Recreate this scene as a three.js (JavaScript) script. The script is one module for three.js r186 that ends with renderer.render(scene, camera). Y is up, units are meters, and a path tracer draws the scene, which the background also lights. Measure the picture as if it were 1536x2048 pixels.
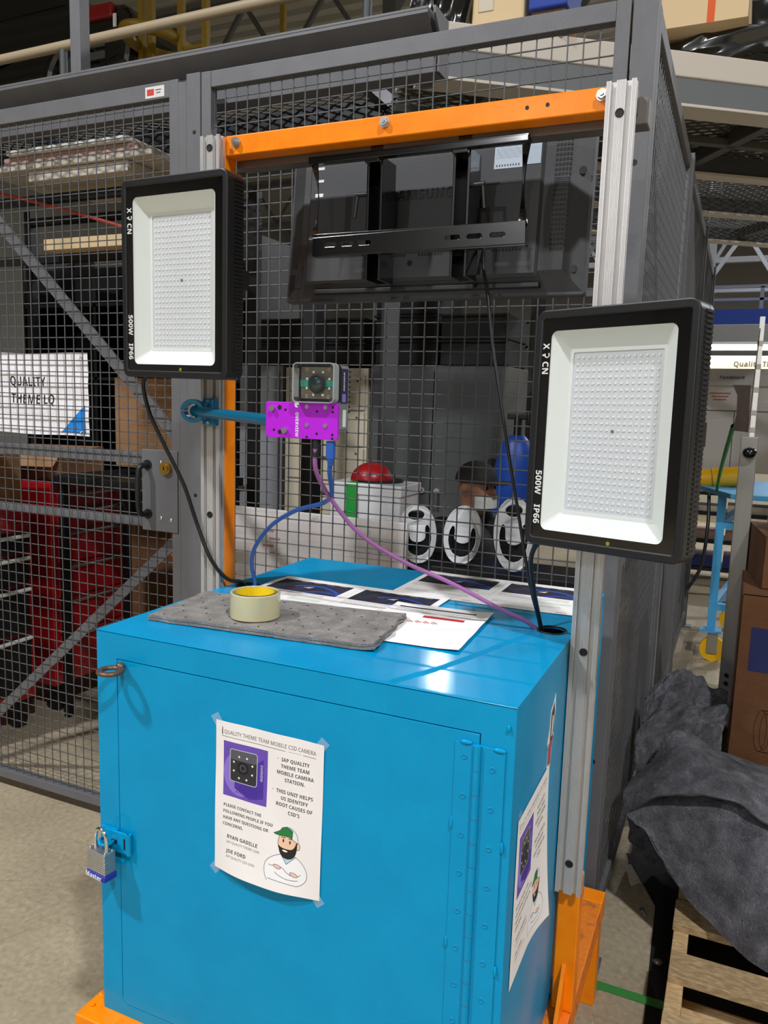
import * as THREE from 'three';
import { RoundedBoxGeometry } from 'three/addons/geometries/RoundedBoxGeometry.js';
import { mergeGeometries, toCreasedNormals } from 'three/addons/utils/BufferGeometryUtils.js';
import { RectAreaLightUniformsLib } from 'three/addons/lights/RectAreaLightUniformsLib.js';
import { ImprovedNoise } from 'three/addons/math/ImprovedNoise.js';
import { MarchingCubes } from 'three/addons/objects/MarchingCubes.js';
import { FontLoader } from 'three/addons/loaders/FontLoader.js';
import { TextGeometry } from 'three/addons/geometries/TextGeometry.js';

// ---------------------------------------------------------------- camera, light, exposure
const scene = new THREE.Scene();
scene.background = new THREE.Color(0x050505);
const camera = new THREE.PerspectiveCamera(2 * Math.atan(1024 / 1576.5) * 180 / Math.PI, 0.75, 0.05, 120);
camera.position.set(1.0732, 1.4681, 1.0922);
camera.rotation.set(-0.1386, 0.4203, 0.0301, 'YXZ');
const renderer = new THREE.WebGLRenderer({ antialias: true });
renderer.toneMapping = THREE.LinearToneMapping;
renderer.toneMappingExposure = 1.75;
renderer.shadowMap.enabled = true;
RectAreaLightUniformsLib.init();
const LAMP_POWER = 950;                    // luminance of one high-bay lamp
// rows of high-bay lamps over the aisle in front, and over the far shop floor
const LAMP_SPOTS = [[3.9, 3.3], [-3.08, 3.2], [3.2, 14.5], [-3.08, 14.5],
  [7.5, -8], [3.2, -14], [9.5, -14], [3.2, -21], [9.5, -21], [-5, -16]];
const F = -0.04;                           // floor level

// ---------------------------------------------------------------- helpers
let seed = 7;
const rnd = () => { seed = (seed * 16807) % 2147483647; return seed / 2147483647; };
const rr = (a, b) => a + (b - a) * rnd();
const PN = new ImprovedNoise();
const V = (x, y, z) => new THREE.Vector3(x, y, z);
const used = {};
function numbered(n) { if (used[n] === undefined) { used[n] = 0; return n; } used[n]++; return n + '_' + String(used[n]).padStart(3, '0'); }
function shadows(o) { o.castShadow = true; o.receiveShadow = true; return o; }
function tri(geo) {                        // uv in metres from the dominant axis of each face
  const g = geo.index ? geo.toNonIndexed() : geo;
  const p = g.attributes.position, n = p.count, uv = new Float32Array(n * 2);
  const a = V(), b = V(), c = V(), e = V(), f = V();
  for (let i = 0; i < n; i += 3) {
    a.fromBufferAttribute(p, i); b.fromBufferAttribute(p, i + 1); c.fromBufferAttribute(p, i + 2);
    e.subVectors(b, a); f.subVectors(c, a); e.cross(f);
    const ax = Math.abs(e.x), ay = Math.abs(e.y), az = Math.abs(e.z);
    for (let k = 0; k < 3; k++) {
      const x = p.getX(i + k), y = p.getY(i + k), z = p.getZ(i + k);
      const [u, w] = ax >= ay && ax >= az ? [z, y] : ay >= az ? [x, z] : [x, y];
      uv[(i + k) * 2] = u; uv[(i + k) * 2 + 1] = w;
    }
  }
  g.setAttribute('uv', new THREE.BufferAttribute(uv, 2));
  if (!g.attributes.normal) g.computeVertexNormals();
  return g;
}
function join(geos) {
  const l = (Array.isArray(geos) ? geos : [geos]).map(g => {
    const q = g.index ? g.toNonIndexed() : g;
    for (const k of Object.keys(q.attributes)) if (!['position', 'normal', 'uv'].includes(k)) q.deleteAttribute(k);
    return q;
  });
  return l.length > 1 ? mergeGeometries(l, false) : l[0];
}
function part(name, geos, mat, parent, label, keepUV) {
  let g = join(geos); if (!keepUV) g = tri(g);
  const m = shadows(new THREE.Mesh(g, mat)); m.name = name; if (label) m.userData.label = label;
  parent.add(m); return m;
}
function thing(name, label, category, pos = [0, 0, 0], group) {
  const o = new THREE.Group(); o.name = numbered(name); o.position.set(...pos); o.userData = { label, category };
  if (group) o.userData.group = group; scene.add(o); return o;
}
function single(name, label, category, geos, mat, group, keepUV) {
  const m = part(numbered(name), geos, mat, scene, null, keepUV); m.userData = { label, category }; if (group) m.userData.group = group; return m;
}
function struct(name, geos, mat, parent = scene) { const m = part(name, geos, mat, parent); if (parent === scene) m.userData = { kind: 'structure', label: name.replace(/_/g, ' '), category: name.split('_')[0] }; return m; }
const B = (w, h, d, x = 0, y = 0, z = 0) => new THREE.BoxGeometry(w, h, d).translate(x, y, z);
const BB = (x0, x1, y0, y1, z0, z1) => B(x1 - x0, y1 - y0, z1 - z0, (x0 + x1) / 2, (y0 + y1) / 2, (z0 + z1) / 2);
const RB = (w, h, d, r, x = 0, y = 0, z = 0, s = 3) => new RoundedBoxGeometry(w, h, d, s, r).translate(x, y, z);
const RBB = (x0, x1, y0, y1, z0, z1, r = 0.002, s = 2) => RB(x1 - x0, y1 - y0, z1 - z0, r, (x0 + x1) / 2, (y0 + y1) / 2, (z0 + z1) / 2, s);
function bar(p, q, r, seg = 8, r2 = r) {   // round bar between two points
  const a = V(...p), b = V(...q), d = b.clone().sub(a), L = d.length();
  const g = new THREE.CylinderGeometry(r2, r, L, seg); g.translate(0, L / 2, 0);
  g.applyQuaternion(new THREE.Quaternion().setFromUnitVectors(V(0, 1, 0), d.normalize())); return g.translate(a.x, a.y, a.z);
}
function beam(p, q, w, h, up = V(0, 1, 0)) { // rectangular bar between two points, w across, h along up
  const a = V(...p), b = V(...q), d = b.clone().sub(a), L = d.length(); d.normalize();
  const s = V().crossVectors(up, d).normalize(), u = V().crossVectors(d, s);
  const g = B(w, h, L); g.applyMatrix4(new THREE.Matrix4().makeBasis(s, u, d)); const c = a.add(b).multiplyScalar(0.5); return g.translate(c.x, c.y, c.z);
}
const tube = (pts, r, n = 60, seg = 8) => new THREE.TubeGeometry(new THREE.CatmullRomCurve3(pts.map(p => V(...p)), false, 'centripetal'), n, r, seg);
function disc(r, h, axis, x, y, z, seg = 24, r2 = r) { const g = new THREE.CylinderGeometry(r2, r, h, seg); if (axis === 'z') g.rotateX(Math.PI / 2); if (axis === 'x') g.rotateZ(-Math.PI / 2); return g.translate(x, y, z); }
function rrect(w, h, r, cls = THREE.Shape) {
  const s = new cls(), x = -w / 2, y = -h / 2;
  s.moveTo(x + r, y); s.lineTo(x + w - r, y); s.absarc(x + w - r, y + r, r, -Math.PI / 2, 0); s.lineTo(x + w, y + h - r); s.absarc(x + w - r, y + h - r, r, 0, Math.PI / 2);
  s.lineTo(x + r, y + h); s.absarc(x + r, y + h - r, r, Math.PI / 2, Math.PI); s.lineTo(x, y + r); s.absarc(x + r, y + r, r, Math.PI, Math.PI * 1.5); return s;
}
function ext(shape, depth, bevel = 0, seg = 2) { return new THREE.ExtrudeGeometry(shape, { depth: depth - 2 * bevel, bevelEnabled: bevel > 0, bevelSize: bevel, bevelThickness: bevel, bevelOffset: -bevel, bevelSegments: seg, curveSegments: 8 }).translate(0, 0, bevel); }
const poly = pts => { const s = new THREE.Shape(); pts.forEach((p, i) => i ? s.lineTo(...p) : s.moveTo(...p)); s.closePath(); return s; };
function surf(fn, nu, nv, thick = 0) {     // parametric sheet with uv 0..1; a thickness closes it
  const pos = [], uv = [], idx = [], N = (nu + 1) * (nv + 1);
  for (let j = 0; j <= nv; j++) for (let i = 0; i <= nu; i++) { const p = fn(i / nu, j / nv); pos.push(p[0], p[1], p[2]); uv.push(i / nu, j / nv); }
  for (let j = 0; j < nv; j++) for (let i = 0; i < nu; i++) { const a = j * (nu + 1) + i, b = a + 1, c = a + nu + 1, d = c + 1; idx.push(a, b, d, a, d, c); }
  let g = new THREE.BufferGeometry(); g.setAttribute('position', new THREE.Float32BufferAttribute(pos, 3)); g.setAttribute('uv', new THREE.Float32BufferAttribute(uv, 2)); g.setIndex(idx); g.computeVertexNormals();
  if (thick) {
    const n = g.attributes.normal, p2 = [...pos], u2 = [...uv], id = [...idx];
    for (let i = 0; i < N; i++) { p2.push(pos[i * 3] - n.getX(i) * thick, pos[i * 3 + 1] - n.getY(i) * thick, pos[i * 3 + 2] - n.getZ(i) * thick); u2.push(uv[i * 2], uv[i * 2 + 1]); }
    for (let i = 0; i < idx.length; i += 3) id.push(idx[i] + N, idx[i + 2] + N, idx[i + 1] + N);
    const rim = []; for (let i = 0; i <= nu; i++) rim.push(i); for (let j = 1; j <= nv; j++) rim.push(j * (nu + 1) + nu); for (let i = nu - 1; i >= 0; i--) rim.push(nv * (nu + 1) + i); for (let j = nv - 1; j >= 1; j--) rim.push(j * (nu + 1));
    for (let k = 0; k < rim.length; k++) { const a = rim[k], b = rim[(k + 1) % rim.length]; id.push(a, a + N, b + N, a, b + N, b); }
    g = new THREE.BufferGeometry(); g.setAttribute('position', new THREE.Float32BufferAttribute(p2, 3)); g.setAttribute('uv', new THREE.Float32BufferAttribute(u2, 2)); g.setIndex(id);
    g = toCreasedNormals(g, 0.7);
  }
  return g;
}
function copy(o, pos, label, rotY) { const c = o.clone(); c.name = numbered(o.name.replace(/_\d{3}$/, '')); c.userData = { ...o.userData }; if (label) c.userData.label = label; if (pos) c.position.set(...pos); if (rotY !== undefined) c.rotation.y = rotY; scene.add(c); return c; }

// ---------------------------------------------------------------- textures
function fbm(x, y, z, o = 4) { let s = 0, a = 0.5, f = 1; for (let i = 0; i < o; i++) { s += a * PN.noise(x * f, y * f, z + i * 7.3); a *= 0.5; f *= 2.03; } return s; }
function dataTex(n, fn, metres, srgb = true) {   // fn(u,v) -> [r,g,b] 0..255
  const d = new Uint8Array(n * n * 4);
  for (let j = 0; j < n; j++) for (let i = 0; i < n; i++) { const c = fn(i / n, j / n), k = (j * n + i) * 4; d[k] = Math.max(0, Math.min(255, c[0])); d[k + 1] = Math.max(0, Math.min(255, c[1])); d[k + 2] = Math.max(0, Math.min(255, c[2])); d[k + 3] = 255; }
  const t = new THREE.DataTexture(d, n, n, THREE.RGBAFormat); t.wrapS = t.wrapT = THREE.RepeatWrapping; t.magFilter = THREE.LinearFilter; t.minFilter = THREE.LinearMipmapLinearFilter; t.generateMipmaps = true;
  if (srgb) t.colorSpace = THREE.SRGBColorSpace; t.repeat.set(1 / metres, 1 / metres); t.needsUpdate = true; return t;
}
function canvasTex(w, h, draw) { const c = document.createElement('canvas'); c.width = w; c.height = h; const x = c.getContext('2d'); draw(x, w, h); const t = new THREE.CanvasTexture(c); t.colorSpace = THREE.SRGBColorSpace; t.anisotropy = 8; return t; }
function sprinkle(n, count, draw) { const f = new Float32Array(n * n); for (let k = 0; k < count; k++) draw(f, n); return f; }
function streaks(n, count, len, wgt) {     // short wandering fibres or scratches
  return sprinkle(n, count, f => { let x = rnd() * n, y = rnd() * n, a = rnd() * 6.28; const L = len * rr(0.4, 1.4), s = rr(-1, 1) * wgt; for (let t = 0; t < L; t++) { a += rr(-0.25, 0.25); x += Math.cos(a); y += Math.sin(a); f[((Math.floor(y) % n + n) % n) * n + ((Math.floor(x) % n + n) % n)] += s; } });
}
const at = (f, n, u, v) => f[Math.floor(v * n) * n + Math.floor(u * n)];
const crackF = streaks(1024, 26, 900, 22), speckF = streaks(1024, 6500, 6, 22), stainF = streaks(1024, 500, 26, 24);
const concreteTex = dataTex(1024, (u, v) => {
  const n = fbm(u * 5, v * 5, 1, 5) * 30 + fbm(u * 130, v * 130, 4, 3) * 26, k = Math.min(0, at(crackF, 1024, u, v)) + at(speckF, 1024, u, v) + Math.min(0, at(stainF, 1024, u, v));
  const w = Math.min(1, Math.min(u, 1 - u, v, 1 - v) * 12); const s = n * w + k; return [164 + s, 150 + s, 124 + s * 0.95];
}, 2.2);
const concreteBump = dataTex(512, (u, v) => { const s = 128 + fbm(u * 50, v * 50, 9, 3) * 90; return [s, s, s]; }, 0.8, false);
const fibreF = streaks(1024, 9000, 26, 30), fibreG = streaks(1024, 5000, 40, 34);
const feltTex = dataTex(1024, (u, v) => { const s = fbm(u * 9, v * 9, 2, 4) * 40 + at(fibreF, 1024, u, v) + Math.max(-20, at(fibreG, 1024, u, v)); return [128 + s, 124 + s, 119 + s]; }, 0.32);
const darkFeltTex = dataTex(1024, (u, v) => { const s = fbm(u * 9, v * 9, 5, 4) * 34 + at(fibreG, 1024, u, v) * 0.9 + at(fibreF, 1024, v, u) * 0.7; return [88 + s * 1.5, 87 + s * 1.5, 91 + s * 1.5]; }, 0.45);
const feltBump = dataTex(512, (u, v) => { const s = 128 + fbm(u * 60, v * 60, 3, 3) * 130; return [s, s, s]; }, 0.2, false);
const woodF = streaks(512, 500, 14, 34);
const osbTex = dataTex(512, (u, v) => { const s = fbm(u * 12, v * 30, 8, 4) * 60 + at(woodF, 512, u, v); return [176 + s, 148 + s, 108 + s * 0.9]; }, 0.3);
const pineTex = dataTex(512, (u, v) => { const s = Math.sin((v * 26 + fbm(u * 3, v * 8, 6, 3) * 5) * 3) * 12 + fbm(u * 6, v * 60, 2, 3) * 30; return [205 + s, 172 + s, 124 + s]; }, 0.25);
const cardTex = dataTex(512, (u, v) => { const s = fbm(u * 8, v * 8, 12, 4) * 22 + (Math.floor(v * 96) % 2 ? 2 : -2) + fbm(u * 70, v * 70, 3, 2) * 10; return [150 + s, 112 + s, 76 + s]; }, 0.5);
const paintBump = dataTex(512, (u, v) => { const s = 128 + fbm(u * 40, v * 40, 14, 3) * 80; return [s, s, s]; }, 0.12, false);
const alTex = dataTex(512, (u, v) => { const s = fbm(u * 90, v * 3, 1, 3) * 12 + fbm(u * 5, v * 4, 6, 3) * 12; return [208 + s, 205 + s, 202 + s]; }, 0.2);
const wearF = streaks(512, 260, 16, 40);
const blueTex = dataTex(512, (u, v) => { const s = fbm(u * 6, v * 6, 21, 4) * 9 + at(wearF, 512, u, v) * 0.12; return [0, 146 + s, 196 + s]; }, 0.6);
const orangeTex = dataTex(512, (u, v) => { const s = fbm(u * 7, v * 7, 33, 4) * 22 + Math.min(0, at(wearF, 512, u, v)) * 0.6; return [255 + s, 138 + s, 0]; }, 0.35);
const scuffOrangeTex = dataTex(512, (u, v) => { const d = Math.max(0, fbm(u * 9, v * 9, 35, 5) * 1.8 - 0.05), s = fbm(u * 30, v * 30, 5, 2) * 20; return [236 - d * 120 + s, 124 - d * 50 + s, 20 + d * 50]; }, 0.3);
const greyTex = dataTex(512, (u, v) => { const s = fbm(u * 5, v * 5, 41, 4) * 10 + fbm(u * 80, v * 80, 3, 2) * 7; return [104 + s, 104 + s, 106 + s]; }, 0.5);

// ---------------------------------------------------------------- materials
const MS = (color, roughness = 0.6, metalness = 0, o = {}) => new THREE.MeshStandardMaterial({ color, roughness, metalness, ...o });
const MP = (color, roughness, o = {}) => new THREE.MeshPhysicalMaterial({ color, roughness, ...o });
const M = {
  floor: MS(0xffffff, 0.72, 0, { map: concreteTex, bumpMap: concreteBump, bumpScale: 0.0015 }),
  blue: MP(0xffffff, 0.38, { map: blueTex, bumpMap: paintBump, bumpScale: 0.0002, specularIntensity: 0.15, clearcoat: 0.25, clearcoatRoughness: 0.13 }),
  orange: MP(0xffffff, 0.4, { map: orangeTex, bumpMap: paintBump, bumpScale: 0.0003, specularIntensity: 0.4, clearcoat: 0.25, clearcoatRoughness: 0.25 }),
  orangeWorn: MS(0xffffff, 0.6, 0, { map: scuffOrangeTex }),
  fence: MS(0xffffff, 0.5, 0.1, { map: greyTex }),
  fenceDark: MS(0x4a4b4c, 0.5, 0.1),
  wire: MS(0x606061, 0.45, 0.2),
  al: MS(0xffffff, 0.38, 0.55, { map: alTex }),
  steel: MS(0xb9b6b0, 0.35, 0.9),
  zinc: MS(0xd0d2d4, 0.28, 0.95),
  rawSteel: MS(0x77706a, 0.5, 0.6),
  black: MS(0x0c0c0d, 0.5),
  blackGloss: MP(0x070708, 0.18, { clearcoat: 0.8, clearcoatRoughness: 0.08 }),
  blackSatin: MS(0x1a1a1b, 0.42),
  rubber: MS(0x101010, 0.75),
  tvBack: MS(0x3a3a3b, 0.5, 0, { bumpMap: paintBump, bumpScale: 0.0003 }),
  tvDark: MS(0x161617, 0.45),
  white: MS(0xe9e9e2, 0.5),
  whiteWall: MS(0xeaeee8, 0.35),
  ledBoard: MS(0xd6d9dc, 0.5),
  ledChip: MS(0xf4f4ec, 0.3),
  glass: MP(0xffffff, 0.03, { transmission: 1, thickness: 0, ior: 1.45 }),
  paper: MS(0xf1eeea, 0.8),
  felt: MS(0xffffff, 0.95, 0, { map: feltTex, bumpMap: feltBump, bumpScale: 0.0015 }),
  darkFelt: MS(0xffffff, 0.95, 0, { map: darkFeltTex, bumpMap: feltBump, bumpScale: 0.003 }),
  osb: MS(0xffffff, 0.85, 0, { map: osbTex }),
  pine: MS(0xffffff, 0.8, 0, { map: pineTex }),
  card: MS(0xffffff, 0.85, 0, { map: cardTex }),
  cardDark: MS(0xb09a86, 0.85, 0, { map: cardTex }),
  magenta: MP(0xb812d6, 0.42, { clearcoat: 0.3 }),
  teal: MP(0x0b6f94, 0.32, { metalness: 0.35, clearcoat: 0.4 }),
  tealLight: MP(0x3aa0d0, 0.35, { metalness: 0.2 }),
  cableBlue: MS(0x2858a8, 0.4), cablePurple: MS(0xa0619c, 0.5), cableBlack: MS(0x0e0e0f, 0.42),
  brass: MS(0xc9a24a, 0.25, 0.9), bronze: MS(0x6b5648, 0.4, 0.5),
  red: MP(0xa30f17, 0.32, { clearcoat: 0.5 }), chrome: MS(0xe2e2e2, 0.16, 1),
  ltBlue: MS(0x4aa3d6, 0.42), yellow: MS(0xe8b40a, 0.45), beige: MS(0xc9bfa8, 0.6), darkGrey: MS(0x4c4e4d, 0.5), midGrey: MS(0x8b8d90, 0.5), green: MS(0x1d9a3c, 0.6),
  navy: MS(0x182258, 0.6), whitePlastic: MP(0xe6e6e6, 0.25, { clearcoat: 0.4 }), slab: MS(0xcfc6b8, 0.85), foam: MS(0xd9bf94, 0.9), deck: MS(0x55534f, 0.6, 0.2), beamGrey: MS(0x6c6f70, 0.6), yellowSteel: MS(0x8a6f12, 0.5),
  carBlack: MP(0x08090a, 0.2, { clearcoat: 1, clearcoatRoughness: 0.05 }), wrap: MP(0x070808, 0.14, { clearcoat: 1, clearcoatRoughness: 0.1 }), roof: MS(0xb4b2a9, 0.7), wall: MS(0x9a9994, 0.8), strap: MS(0x22409a, 0.7), lens: MP(0x0c2c2c, 0.05, { clearcoat: 1 }), orangeTape: MS(0xd9560c, 0.6), pinkBoard: MS(0xb99b90, 0.8)
};
const FONT = await new FontLoader().loadAsync('fonts/droid/droid_sans_bold.typeface.json');
function text(str, size, depth = 0.0006) { const g = new TextGeometry(str, { font: FONT, size, depth, curveSegments: 4 }); g.computeBoundingBox(); const b = g.boundingBox; return g.translate(-(b.min.x + b.max.x) / 2, -(b.min.y + b.max.y) / 2, 0); }

// ---------------------------------------------------------------- the hall
struct('floor', BB(-16, 20, F - 0.2, F, -34, 16), M.floor);
{
  const s = new THREE.Shape(); s.moveTo(-34, 8.2);
  for (let x = -34; x < 16; x += 0.4) { s.lineTo(x + 0.12, 8.2); s.lineTo(x + 0.16, 8.28); s.lineTo(x + 0.34, 8.28); s.lineTo(x + 0.38, 8.2); }
  s.lineTo(16, 8.45); s.lineTo(-34, 8.45); s.closePath();
  struct('ceiling', new THREE.ExtrudeGeometry(s, { depth: 36, bevelEnabled: false }).rotateY(-Math.PI / 2).translate(20, 0, 0), M.roof);
}
struct('wall_left', BB(-16.2, -16, F, 8.3, -34, 16), M.wall);
struct('wall_right', BB(20, 20.2, F, 8.3, -34, 16), M.wall);
struct('wall_back', BB(-16.2, 20.2, F, 8.3, -34.2, -34), M.wall);
struct('wall_front', BB(-16.2, 20.2, F, 8.3, 16, 16.2), M.wall);

// roof trusses
for (const z of [-6, -11, -16, -21, -27]) {
  const g = [beam([-16, 8.1, z], [20, 8.1, z], 0.12, 0.1), beam([-16, 6.9, z], [20, 6.9, z], 0.12, 0.1)];
  for (let x = -16; x < 20; x += 1.6) { g.push(beam([x, 6.95, z], [x + 0.8, 8.05, z], 0.07, 0.07)); g.push(beam([x + 0.8, 8.05, z], [x + 1.6, 6.95, z], 0.07, 0.07)); }
  single('roof_truss', 'grey steel roof truss with zigzag webs under the ceiling', 'truss', g, M.beamGrey, 'roof trusses across the hall');
}
// high-bay lamps
{
  const lens = MS(0xffffff, 0.5, 0, { emissive: 0xf8faff, emissiveIntensity: 6 });
  for (const [x, z] of LAMP_SPOTS) {
    const t = thing('high_bay_lamp', 'round high-bay lamp hanging from the roof on a rod', 'lamp', [x, 7, z], 'high-bay lamps over the hall');
    part('housing', new THREE.LatheGeometry([[0.19, 0.0], [0.19, 0.03], [0.15, 0.06], [0.13, 0.13], [0.06, 0.17], [0.0, 0.17]].map(p => new THREE.Vector2(...p)), 24), M.blackSatin, t);
    part('lens', disc(0.175, 0.008, 'y', 0, -0.002, 0), lens, t);
    part('rod', bar([0, 0.16, 0], [0, 1.24, 0], 0.012), M.steel, t);
    const L = new THREE.RectAreaLight(0xf6f9ff, LAMP_POWER, 0.31, 0.31); L.position.set(0, -0.02, 0); L.rotation.x = -Math.PI / 2; t.add(L);
  }
}

// ---------------------------------------------------------------- wire mesh cage
const PITCH = 0.0381, WR = 0.0019;
const wireG = (p, q) => { const a = V(...p), b = V(...q), d = b.clone().sub(a), L = d.length(); const g = new THREE.CylinderGeometry(WR, WR, L, 6, 1, true); g.translate(0, L / 2, 0); g.applyQuaternion(new THREE.Quaternion().setFromUnitVectors(V(0, 1, 0), d.normalize())); return g.translate(a.x, a.y, a.z); };
function meshFill(x0, x1, y0, y1, phx, phy) {  // in the plane z = 0
  const g = [];
  for (let x = phx - Math.floor((phx - x0) / PITCH) * PITCH; x < x1; x += PITCH) g.push(wireG([x, y0, 0.002], [x, y1, 0.002]));
  for (let y = phy - Math.floor((phy - y0) / PITCH) * PITCH; y < y1; y += PITCH) g.push(wireG([x0, y, -0.002], [x1, y, -0.002]));
  return g;
}
function stuffPart(name, g, mat, parent) { const m = part(name, g, mat, parent); m.userData.kind = 'stuff'; return m; }
// gate on the left
{
  const t = thing('mesh_gate', 'grey wire mesh gate with lock plate and black pull handle', 'gate', [-1.09, F, -0.93]);
  const o = t.position, X = x => x - o.x, Y = y => y - o.y;
  const L = -1.68, R = -0.571;
  part('stile', RBB(X(R), X(-0.537), Y(-0.005), Y(2.4), -0.02, 0.012, 0.002), M.fence, t);
  part('stile', RBB(X(L), X(L + 0.036), Y(-0.005), Y(2.4), -0.02, 0.012, 0.002), M.fence, t);
  part('rail', RBB(X(L), X(R), Y(2.352), Y(2.4), -0.02, 0.011, 0.002), M.fence, t);
  part('rail', RBB(X(L), X(R), Y(0.004), Y(0.037), -0.02, 0.011, 0.002), M.fence, t);
  const c = new THREE.Shape(); c.moveTo(0, 0); c.lineTo(0.036, 0); c.lineTo(0.036, 2.36); c.absarc(0.006, 2.36, 0.03, 0, Math.PI / 2); c.lineTo(0, 2.39); c.closePath();
  part('cover_strip', ext(c, 0.03, 0.001).translate(X(-0.537), Y(0), -0.018), M.fence, t);
  stuffPart('wire_mesh', meshFill(X(L + 0.036), X(R), Y(0.037), Y(2.352), X(-1.289), Y(2.2607)), M.wire, t);
  part('cross_rail', RBB(X(L + 0.036), X(-0.69), Y(1.243), Y(1.281), -0.04, -0.006, 0.002), M.fence, t);
  part('cross_rail', RBB(X(L + 0.036), X(-0.69), Y(1.036), Y(1.063), -0.04, -0.006, 0.002), M.fence, t);
  part('brace', beam([X(-1.66), Y(2.34), -0.028], [X(-0.57), Y(1.325), -0.028], 0.008, 0.04, V(0.68, 0.73, 0)), M.fence, t);
  part('brace', beam([X(-1.66), Y(0.05), -0.028], [X(-0.57), Y(1.012), -0.028], 0.008, 0.036, V(-0.66, 0.75, 0)), M.fence, t);
  const lp = part('lock_plate', RBB(X(-0.69), X(-0.545), Y(1.03), Y(1.295), 0.004, 0.016, 0.003), M.fence, t);
  part('handle', [tube([[X(-0.664), Y(1.245), 0.016], [X(-0.666), Y(1.24), 0.05], [X(-0.668), Y(1.22), 0.056], [X(-0.668), Y(1.11), 0.056], [X(-0.666), Y(1.09), 0.05], [X(-0.664), Y(1.085), 0.016]], 0.0095, 40, 10), disc(0.016, 0.006, 'z', X(-0.664), Y(1.245), 0.018), disc(0.016, 0.006, 'z', X(-0.664), Y(1.085), 0.018)], M.blackSatin, t, 'black pull handle');
  const kc = part('key_cylinder', [disc(0.021, 0.01, 'z', X(-0.589), Y(1.238), 0.02), disc(0.014, 0.016, 'z', X(-0.589), Y(1.238), 0.022)], M.brass, t, 'brass key cylinder');
  part('key_slot', B(0.003, 0.012, 0.002, X(-0.589), Y(1.238), 0.0305), M.black, kc);
  for (const [x, y] of [[-0.612, 1.255], [-0.612, 1.075], [-0.572, 1.07]]) part('rivet', new THREE.SphereGeometry(0.0065, 10, 6).scale(1, 1, 0.5).translate(X(x), Y(y), 0.016), M.zinc, t);
  const st = part('maker_sticker', B(0.072, 0.032, 0.0006, X(-0.625), Y(2.374), 0.0115), MS(0xd8d6d0, 0.6), t, 'small white and red sticker');
  part('red_panel', B(0.026, 0.018, 0.0004, X(-0.641), Y(2.374), 0.012), MS(0xc8342a, 0.6), st);
  part('print_line', [B(0.022, 0.0025, 0.0004, X(-0.611), Y(2.379), 0.012), B(0.016, 0.0025, 0.0004, X(-0.611), Y(2.371), 0.012)], M.darkGrey, st);
}
function fencePost(x, z, top, label) {
  const t = thing('fence_post', label, 'post', [x, F, z], 'cage posts');
  delete t.userData.group;
  part('tube', RBB(-0.025, 0.025, 0, top - F, -0.025, 0.025, 0.002), M.fence, t);
  part('base_plate', RBB(-0.06, 0.06, 0, 0.008, -0.04, 0.04, 0.002), M.fence, t);
  for (const y of [0.5, 1.2, 1.95, 2.28]) part('bolt_hole', disc(0.006, 0.001, 'z', 0.004, y, 0.0252, 12), M.black, t);
  return t;
}
fencePost(-0.476, -0.935, 2.405, 'grey square fence post between the mesh gate and the mesh panel');
function panel(label, w, phx, place) {
  const t = thing('mesh_fence', label, 'fence', [0, F, 0]);
  const H = 2.405 - F;
  part('stile', RBB(0, 0.034, 0.09, H, -0.016, 0.016, 0.002), M.fence, t); part('stile', RBB(w - 0.034, w, 0.09, H, -0.016, 0.016, 0.002), M.fence, t);
  part('rail', RBB(0.034, w - 0.034, H - 0.045, H, -0.016, 0.015, 0.002), M.fence, t); part('rail', RBB(0.034, w - 0.034, 0.09, 0.13, -0.016, 0.015, 0.002), M.fence, t);
  stuffPart('wire_mesh', meshFill(0.034, w - 0.034, 0.13, H - 0.045, phx, 1.721 - F), M.wire, t);
  for (const x of [0.017, w - 0.017]) part('foot', B(0.02, 0.09, 0.02, x, 0.045, 0), M.fence, t);
  place(t); return t;
}
panel('grey wire mesh panel standing behind the blue cabinet', 1.212, -0.374 + 0.45, t => t.position.set(-0.45, F, -0.93));
{
  const t = thing('corner_post', 'tall grey square corner post of the cage behind the aluminium upright', 'post', [0.795, F, -0.935]);
  part('tube', RBB(-0.027, 0.027, 0, 2.9, -0.027, 0.027, 0.002), M.fence, t);
  part('base_plate', RBB(-0.06, 0.05, 0, 0.008, -0.05, 0.05, 0.002), M.fence, t);
  for (const y of [0.6, 1.4, 2.08, 2.52]) part('bolt_hole', disc(0.007, 0.001, 'z', -0.002, y, 0.0272, 12), M.black, t);
}
const sideL = ['grey wire mesh panel running back from the corner post', 'grey wire mesh panel between the two side posts', 'grey wire mesh panel at the far end of the cage side'];
[-0.966, -2.235, -3.505].forEach((z, i) => {
  panel(sideL[i], 1.212, 0.06, t => { t.position.set(0.806, F, z); t.rotation.y = Math.PI / 2; });
  fencePost(0.806, z - 1.212 - 0.028, 2.42, ['grey fence post between first and second side panels', 'grey fence post between second and third side panels', 'grey fence post at the far end of the cage side'][i]);
});
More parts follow.
